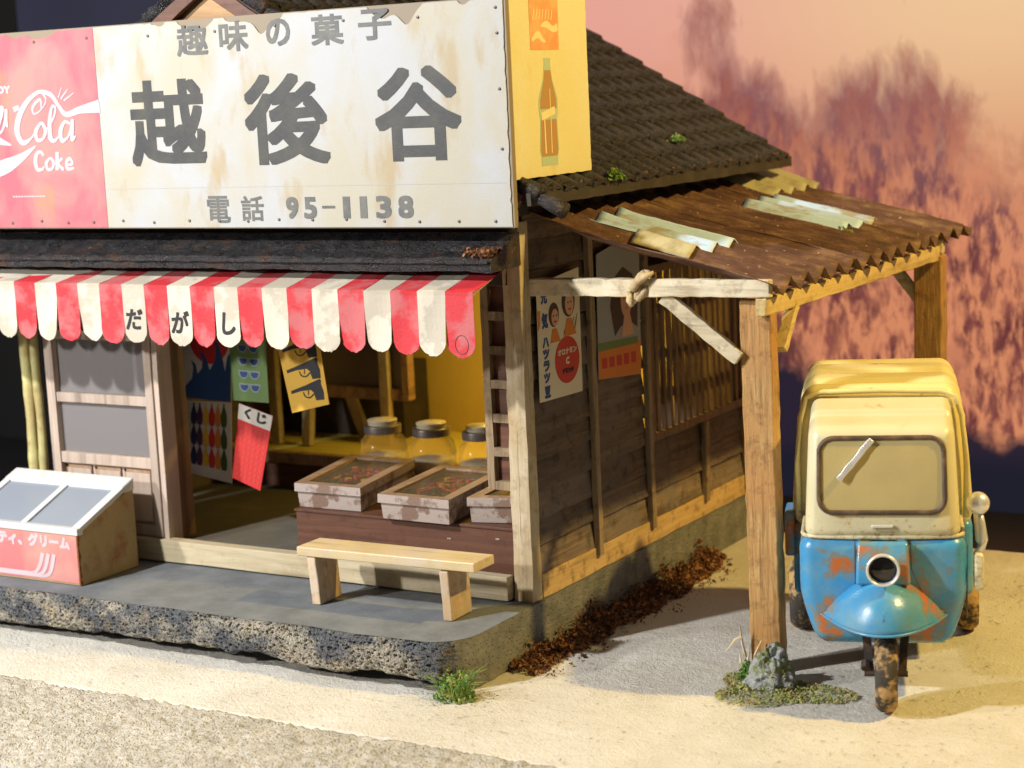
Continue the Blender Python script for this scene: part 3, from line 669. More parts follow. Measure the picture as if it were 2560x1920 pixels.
ls([(-60, 800), (-30, 720), (15, 690), (0, 760), (-20, 840), (10, 850), (38, 760), (40, 700), (40, 790), (52, 820)], [10, 18, 20, 26, 22, 12, 18, 20, 22, 8], .0030)
ls([(88, 705), (125, 690)], [26, 22]); ls([(395, 640), (440, 575)], [10, 5]); ls([(415, 650), (480, 600)], [9, 4]); ls([(380, 630), (400, 565)], [8, 4])
ls([(-160, 1130), (-40, 1110), (60, 1070), (150, 1015), (235, 945)], [70, 78, 66, 36, 6], .0022)
ls([(-160, 900), (-60, 890), (0, 915), (75, 940)], [60, 50, 34, 5], .0026)
lg.build('logo', 'logo_white', sg)
mb = MB()
def m2(p): return cm(p)
cpt = lambda pts, ws: stroke(mb, [cm(p) for p in pts], [w * .00158 for w in ws], FL, 0, .002)
cpt([(285, 1010), (265, 985), (240, 1000), (232, 1050), (245, 1100), (275, 1100), (290, 1080)], [18, 14, 20, 26, 20, 14, 8])
cpt([(320, 1030), (302, 1060), (312, 1098), (340, 1095), (350, 1055), (335, 1030), (318, 1030)], [14, 20, 16, 14, 20, 16, 10])
cpt([(372, 985), (372, 1105)], [22, 22]); cpt([(405, 1025), (380, 1062), (415, 1103)], [14, 14, 18])
cpt([(432, 1068), (470, 1064), (455, 1028), (434, 1050), (440, 1095), (482, 1090)], [12, 12, 16, 20, 18, 10])
mb.build('logo', 'logo_white', sg)
text_mb('ENJOY', -4.42, 3.615, -4.123, 3.688, .004, frame=FS).build('logo', 'logo_white', sg)
mb = MB()
for i in range(12): x = -4.19 + i * .028; mb.box((x, -.4092, 2.853), (x + .02, -.4088, 2.863))
mb.build('small_print', 'logo_white', sg)
random.seed(21)
def nail(x, z): MB().lathe([(0, .008), (.010, .006), (.011, 0)], (x, -.408, z), 'y', 8).build('nail', 'nail', sg)
for i in range(17):
    x = -4.5 + i * .285 + random.uniform(-.03, .03); nail(x, 2.665 + random.uniform(-.012, .012))
    if i % 2 == 0: nail(x + .07, 4.0 + random.uniform(-.02, .01))
for z in (3.85, 3.5, 3.12): nail(.15, z)

ys = thing('side_sign', 'tall yellow sign with orange square and drink bottle, standing on the roof edge', 'sign', (.2, .1, 2.9))
def rag2(y0, y1, z0, z1, seed):
    pts = []; 
    for i in range(40): pts.append((y0 + (y1 - y0) * i / 39, z0 + .006 * fbm(i * .4, seed)))
    for i in range(1, 60): pts.append((y1 + .008 * fbm(i * .35, seed, 3), z0 + (z1 - z0) * i / 60))
    pts += [(y1, z1), (y0, z1)]; return pts
MB().box((.165, -.355, 2.915), (.205, .665, 4.35)).build('board', 'board_edge', ys)
MB().poly(rag2(-.350, .668, 2.918, 4.34, 2), (.206, 0, 0), (0, 1, 0), (0, 0, 1), (1, 0, 0), .005).build('yellow_paper', 'sign_yellow', ys)
FY = ((.2115, 0, 0), (0, 1, 0), (0, 0, 1), (1, 0, 0))
MB().poly([(-.10, 3.737), (.275, 3.737), (.285, 4.2), (-.10, 4.2)], *FY, .0015).build('orange_square', 'orange_print', ys)
flat('pale_print', (.80, .66, .36))
mb = MB(); stroke(mb, [(-.08, 3.80), (.0, 3.835), (.06, 3.80), (.10, 3.79)], [.02, .05, .03, .01], FY, 0, .0025); stroke(mb, [(.04, 3.89), (.12, 3.90), (.2, 3.87), (.265, 3.885)], [.01, .05, .04, .05], FY, 0, .0025)
for i in range(7): stroke(mb, [(-.06 + i * .04, 3.93), (-.04 + i * .04, 4.0)], [.012, .01], FY, 0, .003)
mb.build('print', 'pale_print', ys)
# bottle picture, flat print
bo = []; prof = [(.0, .070), (.06, .072), (.10, .082), (.20, .076), (.30, .072), (.37, .082), (.43, .082), (.50, .060), (.56, .040), (.62, .030), (.66, .027), (.70, .027)]
cx0, cz0 = .095, 2.985
def outline(i0, i1, sx=1.55): 
    L_ = [(cx0 - w * sx + z * .02, cz0 + z) for z, w in prof[i0:i1]]; R_ = [(cx0 + w * sx + z * .02, cz0 + z) for z, w in prof[i0:i1]]; return L_ + R_[::-1]
mb = MB()
mb.poly(outline(0, 12), *FY, .0012, 0); mb.poly(outline(1, 5, 1.4), *FY, .0024, 1); mb.poly(outline(5, 10, 1.3), *FY, .0024, 1)
stroke(mb, [(cx0 - .09, cz0 + .32), (cx0 + .09, cz0 + .36)], [.05, .05], FY, 2, .003); stroke(mb, [(cx0 - .05, cz0 + .08), (cx0 - .055, cz0 + .30)], [.018, .014], FY, 2, .0035); stroke(mb, [(cx0 + .03, cz0 + .08), (cx0 + .03, cz0 + .5)], [.012, .008], FY, 2, .0036)
mb.build('bottle_print', ['glassgreen', 'cola_brown', 'pale_print'], ys)

# ------------------------------------------------------------------ awning
aw = thing('awning', 'red and cream striped paper awning with scalloped edge along the shop front', 'awning', (-2, -.3, 2.2))
random.seed(14); PW = .2135
MB().add([(-4.9, -.01, 2.36), (0, -.01, 2.39), (-.0, -.597, 2.198), (-4.9, -.597, 2.232)], [(0, 1, 2, 3)]).build('backing', 'paper_edge', aw)
for i in range(23):
    x1 = -.003 - i * PW; x0 = x1 - PW; red = i % 2 == 0; zf = 2.216 + .012 * fbm(x0 * 2, 1) + (-x1) * .004
    th = .006; mb = MB(); yb = -.02 if i else -.02
    zb = 2.385 - .006 * i * .3
    # slanting top
    vs = []; nt = 6
    for k in range(nt + 1):
        t = k / nt; y = -.02 + (-.60 + .02) * t; z = zb + (zf - zb) * t - .010 * math.sin(t * PI)
        vs += [(x0 + .0008, y, z), (x1 - .0008, y, z)]
    mb.add(vs, [(2 * k, 2 * k + 1, 2 * k + 3, 2 * k + 2) for k in range(nt)])
    # hanging tab, slightly curled
    zbm = 1.80 + random.uniform(-.012, .010); flat_ = i in (0, 9, 11, 13); cur = 0 if flat_ else random.uniform(-.02, .015); tw = 0 if flat_ else random.uniform(-.012, .012); n = 12; half = PW / 2 - .0015; cx = (x0 + x1) / 2
    rowsT = [0, .06, .2, .4, .6, .74, .80, .86, .91, .955, .985, 1.0]
    nxp = 6; vs = []
    for t in rowsT:
        z = zf + (zbm - zf) * t; wz = half if t < .76 else half * max(.28, (1 - ((t - .76) / .24) ** 2.4) ** .5)
        rg = random.uniform(-.003, .003) if t > .7 else 0
        for q in range(nxp + 1):
            u = -1 + 2 * q / nxp; y = -.601 - .012 * (t < .01) - cur * t * t + tw * t * u + (0 if flat_ else .006 * math.sin(u * 2 + t * 3))
            y += (.01 if t == 0 else 0); vs.append((cx + u * (wz + rg) + tw * t * .5, y, z + (random.uniform(-.004, .004) if t > .93 else 0)))
    fs = [(r_ * (nxp + 1) + q, r_ * (nxp + 1) + q + 1, (r_ + 1) * (nxp + 1) + q + 1, (r_ + 1) * (nxp + 1) + q) for r_ in range(len(rowsT) - 1) for q in range(nxp)]
    mb.add(vs, fs)
    o = mb.build('red_stripe' if red else 'cream_stripe', 'red_stripe' if red else 'cream_stripe', aw, smooth=False)
    sm = o.modifiers.new('thickness', 'SOLIDIFY'); sm.thickness = .005; sm.offset = 0
FA = ((0, -.612, 0), (1, 0, 0), (0, 0, 1), (0, -1, 0))
for c_, x0, z0, x1, z1 in (('だ', -2.975, 1.90, -2.81, 2.052), ('が', -2.549, 1.885, -2.378, 2.048), ('し', -2.085, 1.886, -1.965, 2.046)): text_mb(c_, x0, z0, x1, z1, .005, shear=.12, frame=((0, -.6045, 0), (1, 0, 0), (0, 0, 1), (0, -1, 0))).build('brush_character', 'ink_sharp', aw)
MB().tube([(-.105 + .05 * math.cos(a), -.6045, 1.875 + .062 * math.sin(a)) for a in [k * PI / 12 for k in range(25)]], .0022, 5).build('pencil_ring', 'ink', aw)

# ------------------------------------------------------------------ wall posters
p = thing('wall_poster', 'cream poster with blue vertical writing and a red oval, between corner post and first batten', 'poster', (.03, .4, 1.8))
MB().poly([(.135, 1.375), (.74, 1.36), (.75, 2.24), (.15, 2.18)], (.028, 0, 0), (0, 1, 0), (0, 0, 1), (1, 0, 0), .004).build('paper', 'print_cream', p)
FP = ((.0325, 0, 0), (0, 1, 0), (0, 0, 1), (1, 0, 0))
mb = MB(); mb.poly(disc_pts(.535, 1.615, .175, .165), *FP, .0015, 0)
mb.build('oval', 'poster_red', p)
PM = ['poster_red', 'print_orange', 'print_hair', 'print_skin', 'print_darkgreen']
MB().poly([(.15, 2.0), (.185, 2.0), (.175, 1.9), (.15, 1.86)], *FP, .0015).build('corner_print', 'print_orange', p)
for (cx, cz, s_) in ((.37, 1.93, .85), (.58, 2.00, 1.1)):
    mb = MB(); mb.poly(disc_pts(cx, cz + .02, .085 * s_, .10 * s_, 20), *FP, .0015, 2); mb.poly(disc_pts(cx + .012, cz, .055 * s_, .072 * s_, 20), *FP, .003, 3)
    mb.poly(disc_pts(cx - .008, cz + .012, .010, .007, 8), *FP, .0040, 2); mb.poly(disc_pts(cx + .034, cz + .012, .010, .007, 8), *FP, .0040, 2); mb.poly(disc_pts(cx + .012, cz - .033 * s_, .022, .008, 8), *FP, .0040, 0)
    mb.poly([(cx - .07 * s_, cz - .20 * s_), (cx + .09 * s_, cz - .20 * s_), (cx + .03, cz - .09 * s_), (cx - .03, cz - .09 * s_)], *FP, .0025, 1); mb.build('figure', PM, p)
mb = MB()
for k in range(4): stroke(mb, [(.50 + k * .05, 1.80), (.55 + k * .05, 1.86 + .02 * k)], [.012, .008], FP, 4, .002)
mb.build('green_strokes', PM, p)
mb = MB()
for ch_, z0, z1 in (('元', 2.04, 2.13), ('気', 1.87, 1.98), ('ハ', 1.74, 1.81), ('ツ', 1.66, 1.73), ('ラ', 1.575, 1.65), ('ツ', 1.495, 1.565), ('！', 1.39, 1.475)): text_mb(ch_, .20, z0, .285, z1, .005, mb=mb, frame=FP)
mb.build('lettering', 'print_blue', p)
F2 = ((.0345, 0, 0), (0, 1, 0), (0, 0, 1), (1, 0, 0))
text_mb('オロナミン', .40, 1.655, .67, 1.70, .003, frame=F2).build('lettering', 'print_cream', p); text_mb('C', .51, 1.585, .56, 1.635, .004, frame=F2).build('lettering', 'print_cream', p)
text_mb('ドリンク', .46, 1.52, .62, 1.56, .004, frame=F2).build('lettering', 'print_black', p)
p = thing('wall_poster', 'grey blue poster of a long haired woman over an orange band, between the two battens', 'poster', (.03, 1.3, 1.8))
MB().poly([(.985, 1.40), (1.66, 1.34), (1.70, 2.42), (1.02, 2.30)], (.028, 0, 0), (0, 1, 0), (0, 0, 1), (1, 0, 0), .004).build('paper', 'print_greyblue', p)
mb = MB(); mb.poly([(.99, 1.40), (1.655, 1.345), (1.66, 1.60), (1.0, 1.62)], *FP, .0015, 0); mb.poly([(1.0, 1.60), (1.62, 1.58), (1.62, 1.63), (1.0, 1.66)], *FP, .0016, 1)
hair = [(1.26, 1.68), (1.20, 1.9), (1.27, 2.10), (1.42, 2.17), (1.57, 2.10), (1.64, 1.92), (1.62, 1.70), (1.53, 1.75), (1.36, 1.74)]
mb.poly(hair, *FP, .0018, 2); mb.poly(disc_pts(1.45, 1.92, .085, .125, 20), *FP, .0034, 3); mb.poly([(1.36, 1.66), (1.56, 1.66), (1.50, 1.83), (1.42, 1.83)], *FP, .0030, 3)
for e in (-.035, .035): mb.poly(disc_pts(1.45 + e, 1.94, .014, .007, 8), *FP, .0044, 2)
mb.poly(disc_pts(1.45, 1.865, .022, .009, 8), *FP, .0044, 0)
mb.poly([(1.36, 1.99), (1.54, 1.99), (1.52, 2.06), (1.40, 2.07)], *FP, .0040, 2)
for k in range(5): mb.poly([(1.04 + k * .115, 1.47 - k * .006), (1.12 + k * .115, 1.465 - k * .006), (1.12 + k * .115, 1.54 - k * .004), (1.04 + k * .115, 1.545 - k * .004)], *FP, .0022, 4)
mb.build('picture', ['print_orange', 'print_green', 'print_hair', 'print_skin', 'poster_red'], p)

# ------------------------------------------------------------------ hanging cards inside the doorway
def card(name, label, quad, y, mat, cat='poster'):
    t = thing(name, label, cat, (quad[0][0], y, quad[0][1]))
    MB().poly(quad, (0, y, 0), (1, 0, 0), (0, 0, 1), (0, -1, 0), .005).build('card', mat, t)
    (x0, z0), (x1, z1), (x2, z2), (x3, z3) = quad
    def mp(u, v): return ((x0 * (1 - u) + x1 * u) * (1 - v) + (x3 * (1 - u) + x2 * u) * v, (z0 * (1 - u) + z1 * u) * (1 - v) + (z3 * (1 - u) + z2 * u) * v)
    return t, mp, ((0, y - .0055, 0), (1, 0, 0), (0, 0, 1), (0, -1, 0))
HY = .62
def at(P0, y0=.9, y1=HY):   # keep the seen place when the card hangs nearer
    cx, cy, cz = 6.37230729, -10.77034841, 3.5204112; k = (y1 - cy) / (y0 - cy); return (cx + (P0[0] - cx) * k, cz + (P0[1] - cz) * k)
q = [at(a) for a in ((-3.777, 1.116), (-3.294, 1.099), (-3.238, 1.76), (-3.752, 1.80))]
t, mp, F = card('hanging_banner', 'banner of a red sun over curling blue waves, hanging in the dark doorway', q, HY, 'print_white')
mb = MB()
mb.poly([mp(.55 + .42 * math.cos(a), .78 + .34 * math.sin(a)) for a in [k * 2 * PI / 32 for k in range(32)]], *F, .0015, 0); mb.build('sun', 'print_red', t); mb = MB()
wave = [(0, 0), (1, 0), (1, .62), (.93, .55), (.88, .36), (.84, .50), (.74, .72), (.62, .74), (.70, .66), (.68, .50), (.56, .36), (.50, .50), (.42, .58), (.34, .56), (.42, .50), (.40, .38), (.30, .30), (.26, .42), (.18, .46), (.22, .38), (.18, .24), (0, .12)]
mb.poly([mp(u, v) for u, v in wave], *F, .003, 0); mb.build('waves', 'print_blue', t)
q = [at(a) for a in ((-3.827, .484), (-3.354, .419), (-3.300, 1.092), (-3.765, 1.085))]
t, mp, F = card('hanging_banner', 'white card with rows of coloured bottle shapes, hanging below the sun and wave banner', q, HY + .01, 'print_white')
mb = MB()
for c_ in range(6):
    for r_ in range(3):
        u = .16 + c_ * .135; v = .14 + r_ * .275; pr_ = [(.06, 0), (.085, .06), (.085, .14), (.05, .2), (.02, .25), (.02, .29)]
        pts = [mp(u - w * .8, v + h) for w, h in pr_] + [mp(u + w * .8, v + h) for w, h in pr_[::-1]]
        mb.poly(pts, *F, .0015 + .0004 * (c_ % 2), c_)
mb.build('picture', ['print_navy', 'print_purple', 'print_amber', 'print_red', 'print_orange', 'print_darkgreen'], t)
q = [at(a) for a in ((-3.234, 1.125), (-2.869, 1.119), (-2.86, 1.75), (-3.225, 1.77))]
t, mp, F = card('hanging_card', 'green card of blue toy sunglasses in pairs, hanging right of the sun banner', q, HY - .05, 'print_green', 'card')
mb = MB()
for r_ in range(5):
    v = .18 + r_ * .165
    for u in (.36, .66): 
        mb.poly([mp(u - .15, v + .045), mp(u - .13, v - .02), mp(u - .05, v - .06), mp(u + .06, v - .055), mp(u + .13, v), mp(u + .15, v + .045)], *F, .0015, 0)
        mb.poly([mp(u - .11, v + .03), mp(u - .1, v - .015), mp(u - .04, v - .045), mp(u + .05, v - .04), mp(u + .1, v), mp(u + .11, v + .03)], *F, .003, 1)
mb.build('picture', ['print_greyblue', 'print_blue'], t)
q = [at(a) for a in ((-3.31, .48), (-3.033, .391), (-2.855, 1.011), (-3.185, 1.097))]
t, mp, F = card('lottery_sheet', 'tilted red lottery sheet with a white heading, hanging below the sunglasses card', q, HY - .03, 'print_red', 'card')
mb = MB(); mb.poly([mp(0, .80), mp(1, .80), mp(1, 1.0), mp(0, 1.0)], *F, .0015, 0); 
for r_ in range(9):
    for c_ in range(6): 
        u, v = .10 + c_ * .15, .06 + r_ * .08; mb.poly([mp(u, v), mp(u + .09, v), mp(u + .09, v + .045), mp(u, v + .045)], *F, .0015, 1)
mb.build('print', ['print_white', 'poster_red'], t)
a = mp(.14, .85); b_ = mp(.86, .95); U = (Vector(mp(1, .9)) - Vector(mp(0, .9))).normalized(); V_ = Vector((-U.y, U.x)); O_ = mp(0, .80); w_ = (Vector(mp(1, .9)) - Vector(mp(0, .9))).length
FK = ((O_[0], HY - .0375, O_[1]), (U.x, 0, U.y), (V_.x, 0, V_.y), (0, -1, 0)); text_mb('く', w_ * .18, .028, w_ * .36, .115, .004, frame=FK, th=.003).build('character', 'print_black', t); text_mb('じ', w_ * .56, .028, w_ * .84, .115, .004, frame=FK, th=.003).build('character', 'print_black', t)
def gun(mp, mb, u0, v0, s_, F):
    G = [(0, .62), (.50, .70), (.96, .80), (1.0, .72), (.97, .62), (1.02, .30), (1.0, .0), (.74, .04), (.70, .36), (.62, .48), (.30, .52), (0, .50)]
    mb.poly([mp(u0 + x * s_, v0 + z * s_ * .46) for x, z in G], *F, .0015, 0)
    tri = [(.38, .46), (.42, .28), (.56, .20), (.70, .30)]
    stroke(mb, [mp(u0 + x * s_, v0 + z * s_ * .46) for x, z in tri], [.010] * 4, F, 0, .002); stroke(mb, [mp(u0 + .55 * s_, v0 + .48 * .46 * s_), mp(u0 + .52 * s_, v0 + .30 * .46 * s_)], [.010, .006], F, 0, .002)
q = [(-2.139, 1.187), (-1.793, 1.27), (-1.86, 1.80), (-2.24, 1.70)]
t, mp, F = card('toy_pistol_card', 'tilted yellow card printed with black toy pistols, hanging under the awning edge', q, .2, 'print_amber', 'card')
mb = MB()
for k in range(3): gun(mp, mb, .10, .08 + k * .30, .80, F)
mb.build('picture', ['print_black'], t)

# ------------------------------------------------------------------ shop furniture
ct = thing('counter', 'dark brown display counter behind the sill carrying sweet boxes and jars', 'counter', (-1.1, .7, .15))
MB().box((-2.02, .012, .142), (-.13, .05, .492)).build('front_panel', 'counter', ct, bevel=.004)
MB().box((-2.03, .0, .493), (-.11, 1.75, .512)).build('top', 'counter', ct, bevel=.003)
MB().box((-2.02, .05, .142), (-1.98, 1.74, .49)).build('side_panel', 'counter', ct)
mb = MB()
for (x, z) in ((-.70, .39), (-.30, .42)): mb.box((x, .008, z), (x + .03, .0118, z + .012))
mb.build('paint_chips', 'tray', ct)
random.seed(9)
def boxx(label, c0, c1, c2, c3, z0, z1, z2):
    """c0..c3: front-left, front-right, back-right, back-left corners of the lid"""
    cs = [Vector((*c, 0)) for c in (c0, c1, c2, c3)]; cen = sum(cs, Vector()) / 4
    t = thing('sweet_box', label, 'box', (cen.x, cen.y, z0), group='sweet boxes on the counter')
    def ring(k, z): return [(cen + (c - cen) * k).xy[:] + (z,) for c in cs]
    mb = MB(); a = ring(.93, z0); b_ = ring(.955, z1); i1 = ring(.88, z1); i0 = ring(.87, z0 + .02)
    mb.add(a + b_ + i1 + i0, [(3, 2, 1, 0)] + [(k, (k + 1) % 4, 4 + (k + 1) % 4, 4 + k) for k in range(4)] + [(4 + k, 4 + (k + 1) % 4, 8 + (k + 1) % 4, 8 + k) for k in range(4)] + [(8 + k, 8 + (k + 1) % 4, 12 + (k + 1) % 4, 12 + k) for k in range(4)] + [(12, 13, 14, 15)])
    mb.build('tray', 'tray', t, bevel=.005)
    # lid frame: outer wall painted, top frame wooden
    mb = MB(); o0 = ring(1, z1 + .003); o1 = ring(.995, z2)
    def inset(d, z):
        out = []
        for k in range(4):
            p_, nx_, pv = cs[k], cs[(k + 1) % 4], cs[(k - 1) % 4]; out.append((p_ + (nx_ - p_).normalized() * d + (pv - p_).normalized() * d).xy[:] + (z,))
        return out
    n0 = inset(.085, z2); n1 = inset(.095, z2 - .02); u0 = inset(.10, z1 + .003)
    mb.add(o0 + o1, [(k, (k + 1) % 4, 4 + (k + 1) % 4, 4 + k) for k in range(4)], 0)
    mb.add(o1 + n0 + n1, [(k, (k + 1) % 4, 4 + (k + 1) % 4, 4 + k) for k in range(4)] + [(4 + k, 4 + (k + 1) % 4, 8 + (k + 1) % 4, 8 + k) for k in range(4)], 1)
    mb.add(o0 + u0, [(k, 4 + k, 4 + (k + 1) % 4, (k + 1) % 4) for k in range(4)], 1)
    mb.build('lid_frame', ['tray', 'lid'], t, bevel=.003)
    MB().add(inset(.088, z2 - .014), [(0, 1, 2, 3)]).build('lid_window', 'lidglass', t)
    # sweets inside
    mb = MB()
    for _ in range(70):
        u, v = random.uniform(.2, .8), random.uniform(.15, .85); f = cs[0].lerp(cs[1], u); bk = cs[3].lerp(cs[2], u); c = f.lerp(bk, v); r_ = random.uniform(.02, .035)
        vs = [(c.x + r_ * math.cos(q_ * PI / 3), c.y + r_ * math.sin(q_ * PI / 3), z1 - .02 + (0 if k_ == 0 else .03)) for k_ in (0, 1) for q_ in range(6)]
        mb.add(vs, [(6, 7, 8, 9, 10, 11)] + [(q_, (q_ + 1) % 6, 6 + (q_ + 1) % 6, 6 + q_) for q_ in range(6)], random.choice((0, 0, 1, 2, 3)) if v > .4 else random.choice((2, 3, 3)))
    o = mb.build('sweets', ['print_red', 'print_amber', 'print_darkgreen', 'print_black'], t); o['kind'] = 'stuff'
boxx('left sweet box on the counter, wooden lid with dark window, left of the three jars', (-2.03, .02), (-1.44, .03), (-1.64, 1.05), (-2.26, 1.07), .514, .635, .70)
boxx('middle sweet box on the counter, jutting forward above the bench', (-1.21, -.09), (-.60, -.10), (-.74, .93), (-1.34, .95), .514, .635, .70)
boxx('right sweet box on the counter, partly hidden behind the corner post', (-.53, .02), (-.125, .125), (-.13, .90), (-.62, .90), .514, .635, .70)
for i, (u_, lab) in enumerate((((-2.14, .985), 'left glass jar with metal lid behind the left sweet box'), ((-1.675, .98), 'middle glass jar with metal lid, straight behind the middle sweet box'), ((-1.215, .975), 'right glass jar with metal lid, nearest the lattice screen'))):
    x, y = u_[0], 1.35
    t = thing('glass_jar', lab, 'jar', (x, y, .513), group='glass jars on the counter')
    b = .515
    o = MB().lathe([(0.001, b), (.15, b), (.185, b + .04), (.192, b + .17), (.178, b + .26), (.145, b + .30), (.135, b + .33)], (x, y, 0), n=36).build('glass_body', 'jar', t, smooth=True)
    MB().lathe([(.001, b + .02), (.15, b + .02), (.165, b + .06), (.168, b + .13), (.10, b + .15), (.001, b + .155)], (x, y, 0), n=20).build('sweets', 'print_cream', t, smooth=True)
    MB().lathe([(.13, b + .32), (.150, b + .318), (.151, b + .376), (.146, b + .382), (.112, b + .384)], (x, y, 0), n=36).build('rim', 'tin', t, bevel=.003)
    MB().lathe([(.115, b + .380), (.112, b + .405), (.120, b + .410), (.119, b + .422), (.08, b + .424), (.075, b + .430), (.001, b + .431)], (x, y, 0), n=36).build('lid', 'tin_top' , t, smooth=True)
# television-like rack with legs on the raised floor
rk = thing('display_easel', 'wooden easel with a framed dim picture standing on the yellow raised floor', 'easel', (-3.2, 2.4, .45))
MB().box((-3.9, 2.62, .95), (-2.75, 2.66, 1.75)).build('picture', 'board_edge', rk)
for a_, b_ in (((-3.95, 2.60, .90), (-2.70, 2.60, .90)), ((-3.95, 2.60, 1.80), (-2.70, 2.60, 1.80)), ((-2.72, 2.60, .86), (-2.72, 2.60, 1.84)), ((-3.93, 2.60, .86), (-3.93, 2.60, 1.84))):
    MB().bar(a_, b_, .07, .10, (0, 1, 0) if a_[0] == b_[0] else (0, 0, 1), 4, .002).build('frame', 'lid', rk)
for a_, b_ in (((-3.62, 2.30, .45), (-3.74, 2.56, 1.25)), ((-3.30, 2.75, .45), (-3.55, 2.70, 1.2)), ((-2.93, 2.55, .45), (-2.93, 2.57, 1.7)), ((-3.95, 2.30, .45), (-4.15, 2.56, 1.5))):
    MB().bar(a_, b_, .09, .07, (0, 1, 0), 5, .003).build('leg', 'post_pale', rk, bevel=.004)
MB().box((-4.38, 2.72, .46), (-3.0, 3.25, 1.1)).build('cabinet', 'dark', shop) if False else None
tag(MB().add(*(lambda vs: (vs, [(0, 1, 2, 3), (4, 5, 6, 7), (0, 1, 5, 4), (1, 2, 6, 5), (2, 3, 7, 6), (3, 0, 4, 7)]))([(-1.42, 2.35, .47), (-1.20, 2.32, .47), (-1.18, 2.5, .47), (-1.40, 2.52, .47), (-1.38, 2.38, .60), (-1.22, 2.36, .64), (-1.22, 2.46, .63), (-1.37, 2.48, .59)])).build('paper_bag', 'print_orange', bevel=.01), 'small crumpled orange bag on the yellow floor behind the right jar', 'bag')

# ------------------------------------------------------------------ bench
bn = thing('bench', 'low wooden bench with plank seat and two board legs in front of the counter', 'bench', (-.8, -.5, 0))
mb = MB(); vs = []; n = 12
for i in range(n + 1):
    t = i / n; x = -1.545 + t * 1.46; yf = -.625 + t * -.0; yb = -.345 - t * .02
    j = .0015
    vs += [(x, yf + random.uniform(-j, j), .348 + t * .012), (x, yb, .348 + t * .012), (x, yb + random.uniform(-j, j), .415 + t * .012), (x, yf, .415 + t * .012)]
mb.add(vs, [(q * 4 + e, q * 4 + (e + 1) % 4, (q + 1) * 4 + (e + 1) % 4, (q + 1) * 4 + e) for q in range(n) for e in range(4)] + [(3, 2, 1, 0), (n * 4, n * 4 + 1, n * 4 + 2, n * 4 + 3)])
mb.build('seat', 'bench', bn, bevel=.009)
for x, dx in ((-1.415, -.02), (-.325, -.015)):
    MB().bar((x, -.475, .002), (x + dx, -.482, .35), .26, .075, (1, 0, 0), 6, .002).build('leg', 'benchleg', bn, bevel=.012)

# ------------------------------------------------------------------ ice cooler
cl = thing('ice_cream_cooler', 'rusty ice cream cooler with sloping glass top and faded pink front by the sliding door', 'cooler', (-3.9, -.5, 0))
X0, X1 = -4.62, -3.395; Y0, Y1 = -.845, -.215; ZF, ZB = .425, .655
def prism(x0, x1, y0, y1, zf, zb, z0=.004): 
    return [(x0, y0, z0), (x1, y0, z0), (x1, y1, z0), (x0, y1, z0), (x0, y0, zf), (x1, y0, zf), (x1, y1, zb), (x0, y1, zb)]
mb = MB(); v = prism(X0, X1, Y0, Y1, ZF - .03, ZB - .03)
mb.add(v, [(0, 1, 5, 4), (1, 2, 6, 5), (2, 3, 7, 6), (3, 0, 4, 7), (0, 3, 2, 1)]); mb.build('body', 'coolside', cl, bevel=.004)
MB().box((X0 + .01, Y0 - .005, .02), (X1 - .012, Y0 - .001, ZF - .045)).build('front_print', 'coolred', cl)
MB().add([(X0, Y0 + .02, .2), (X1 - .02, Y0 + .02, .2), (X1 - .02, Y1 - .02, .25), (X0, Y1 - .02, .25)], [(0, 1, 2, 3)]).build('inner_tray', 'coolwhite', cl)
sl = (ZB - ZF) / (Y1 - Y0 - .08); 
def zt_(y): return ZF + (y - Y0) * sl
for (xa, xb) in ((X1 - .075, X1 + .006), (-3.995 + .0, -3.935), (X0, X0 + .07)):
    MB().add([(xa, Y0 - .008, zt_(Y0) - .038), (xb, Y0 - .008, zt_(Y0) - .038), (xb, Y1 - .09, zt_(Y1 - .09) - .038), (xa, Y1 - .09, zt_(Y1 - .09) - .038), (xa, Y0 - .008, zt_(Y0)), (xb, Y0 - .008, zt_(Y0)), (xb, Y1 - .09, zt_(Y1 - .09)), (xa, Y1 - .09, zt_(Y1 - .09))], [(4, 5, 6, 7), (0, 1, 5, 4), (1, 2, 6, 5), (3, 0, 4, 7)]).build('lid_bar', 'coolwhite', cl, bevel=.006)
MB().box((X0, Y0 - .010, ZF - .042), (X1 + .008, Y0 + .055, ZF + .012)).build('front_rail', 'coolwhite', cl, bevel=.008)
MB().add([(X0, Y1 - .13, ZB - .06), (X1 + .008, Y1 - .13, ZB - .06), (X1 + .008, Y1 + .01, ZB - .06), (X0, Y1 + .01, ZB - .06), (X0, Y1 - .13, ZB - .012), (X1 + .008, Y1 - .13, ZB - .012), (X1 + .008, Y1 + .01, ZB + .045), (X0, Y1 + .01, ZB + .045)], [(4, 5, 6, 7), (0, 1, 5, 4), (1, 2, 6, 5), (2, 3, 7, 6), (0, 3, 2, 1), (3, 0, 4, 7)]).build('back_rail', 'coolwhite', cl, bevel=.014)
for xa, xb in ((-4.55, -3.998), (-3.932, X1 - .078)):
    y0, y1 = Y0 + .05, Y1 - .12; MB().add([(xa, y0, zt_(y0) - .016), (xb, y0, zt_(y0) - .016), (xb, y1, zt_(y1) - .016), (xa, y1, zt_(y1) - .016)], [(0, 1, 2, 3)]).build('glass_lid', 'coolglass', cl)
mb = MB(); random.seed(2)
for i in range(30): z = .01 + i * .0135; w = random.uniform(.004, .022); mb.box((X1 - w * .6, Y0 - .0065, z), (X1 + .0015, Y0 + w, z + .013))
mb.build('rusty_edge', 'rustline', cl)
FC = ((0, Y0 - .0055, 0), (1, 0, 0), (0, 0, 1), (0, -1, 0))
text_mb('ロコティ、グリーム', -4.42, .268, -3.47, .372, .007, frame=FC).build('lettering', 'logo_white', cl)
mb = MB()
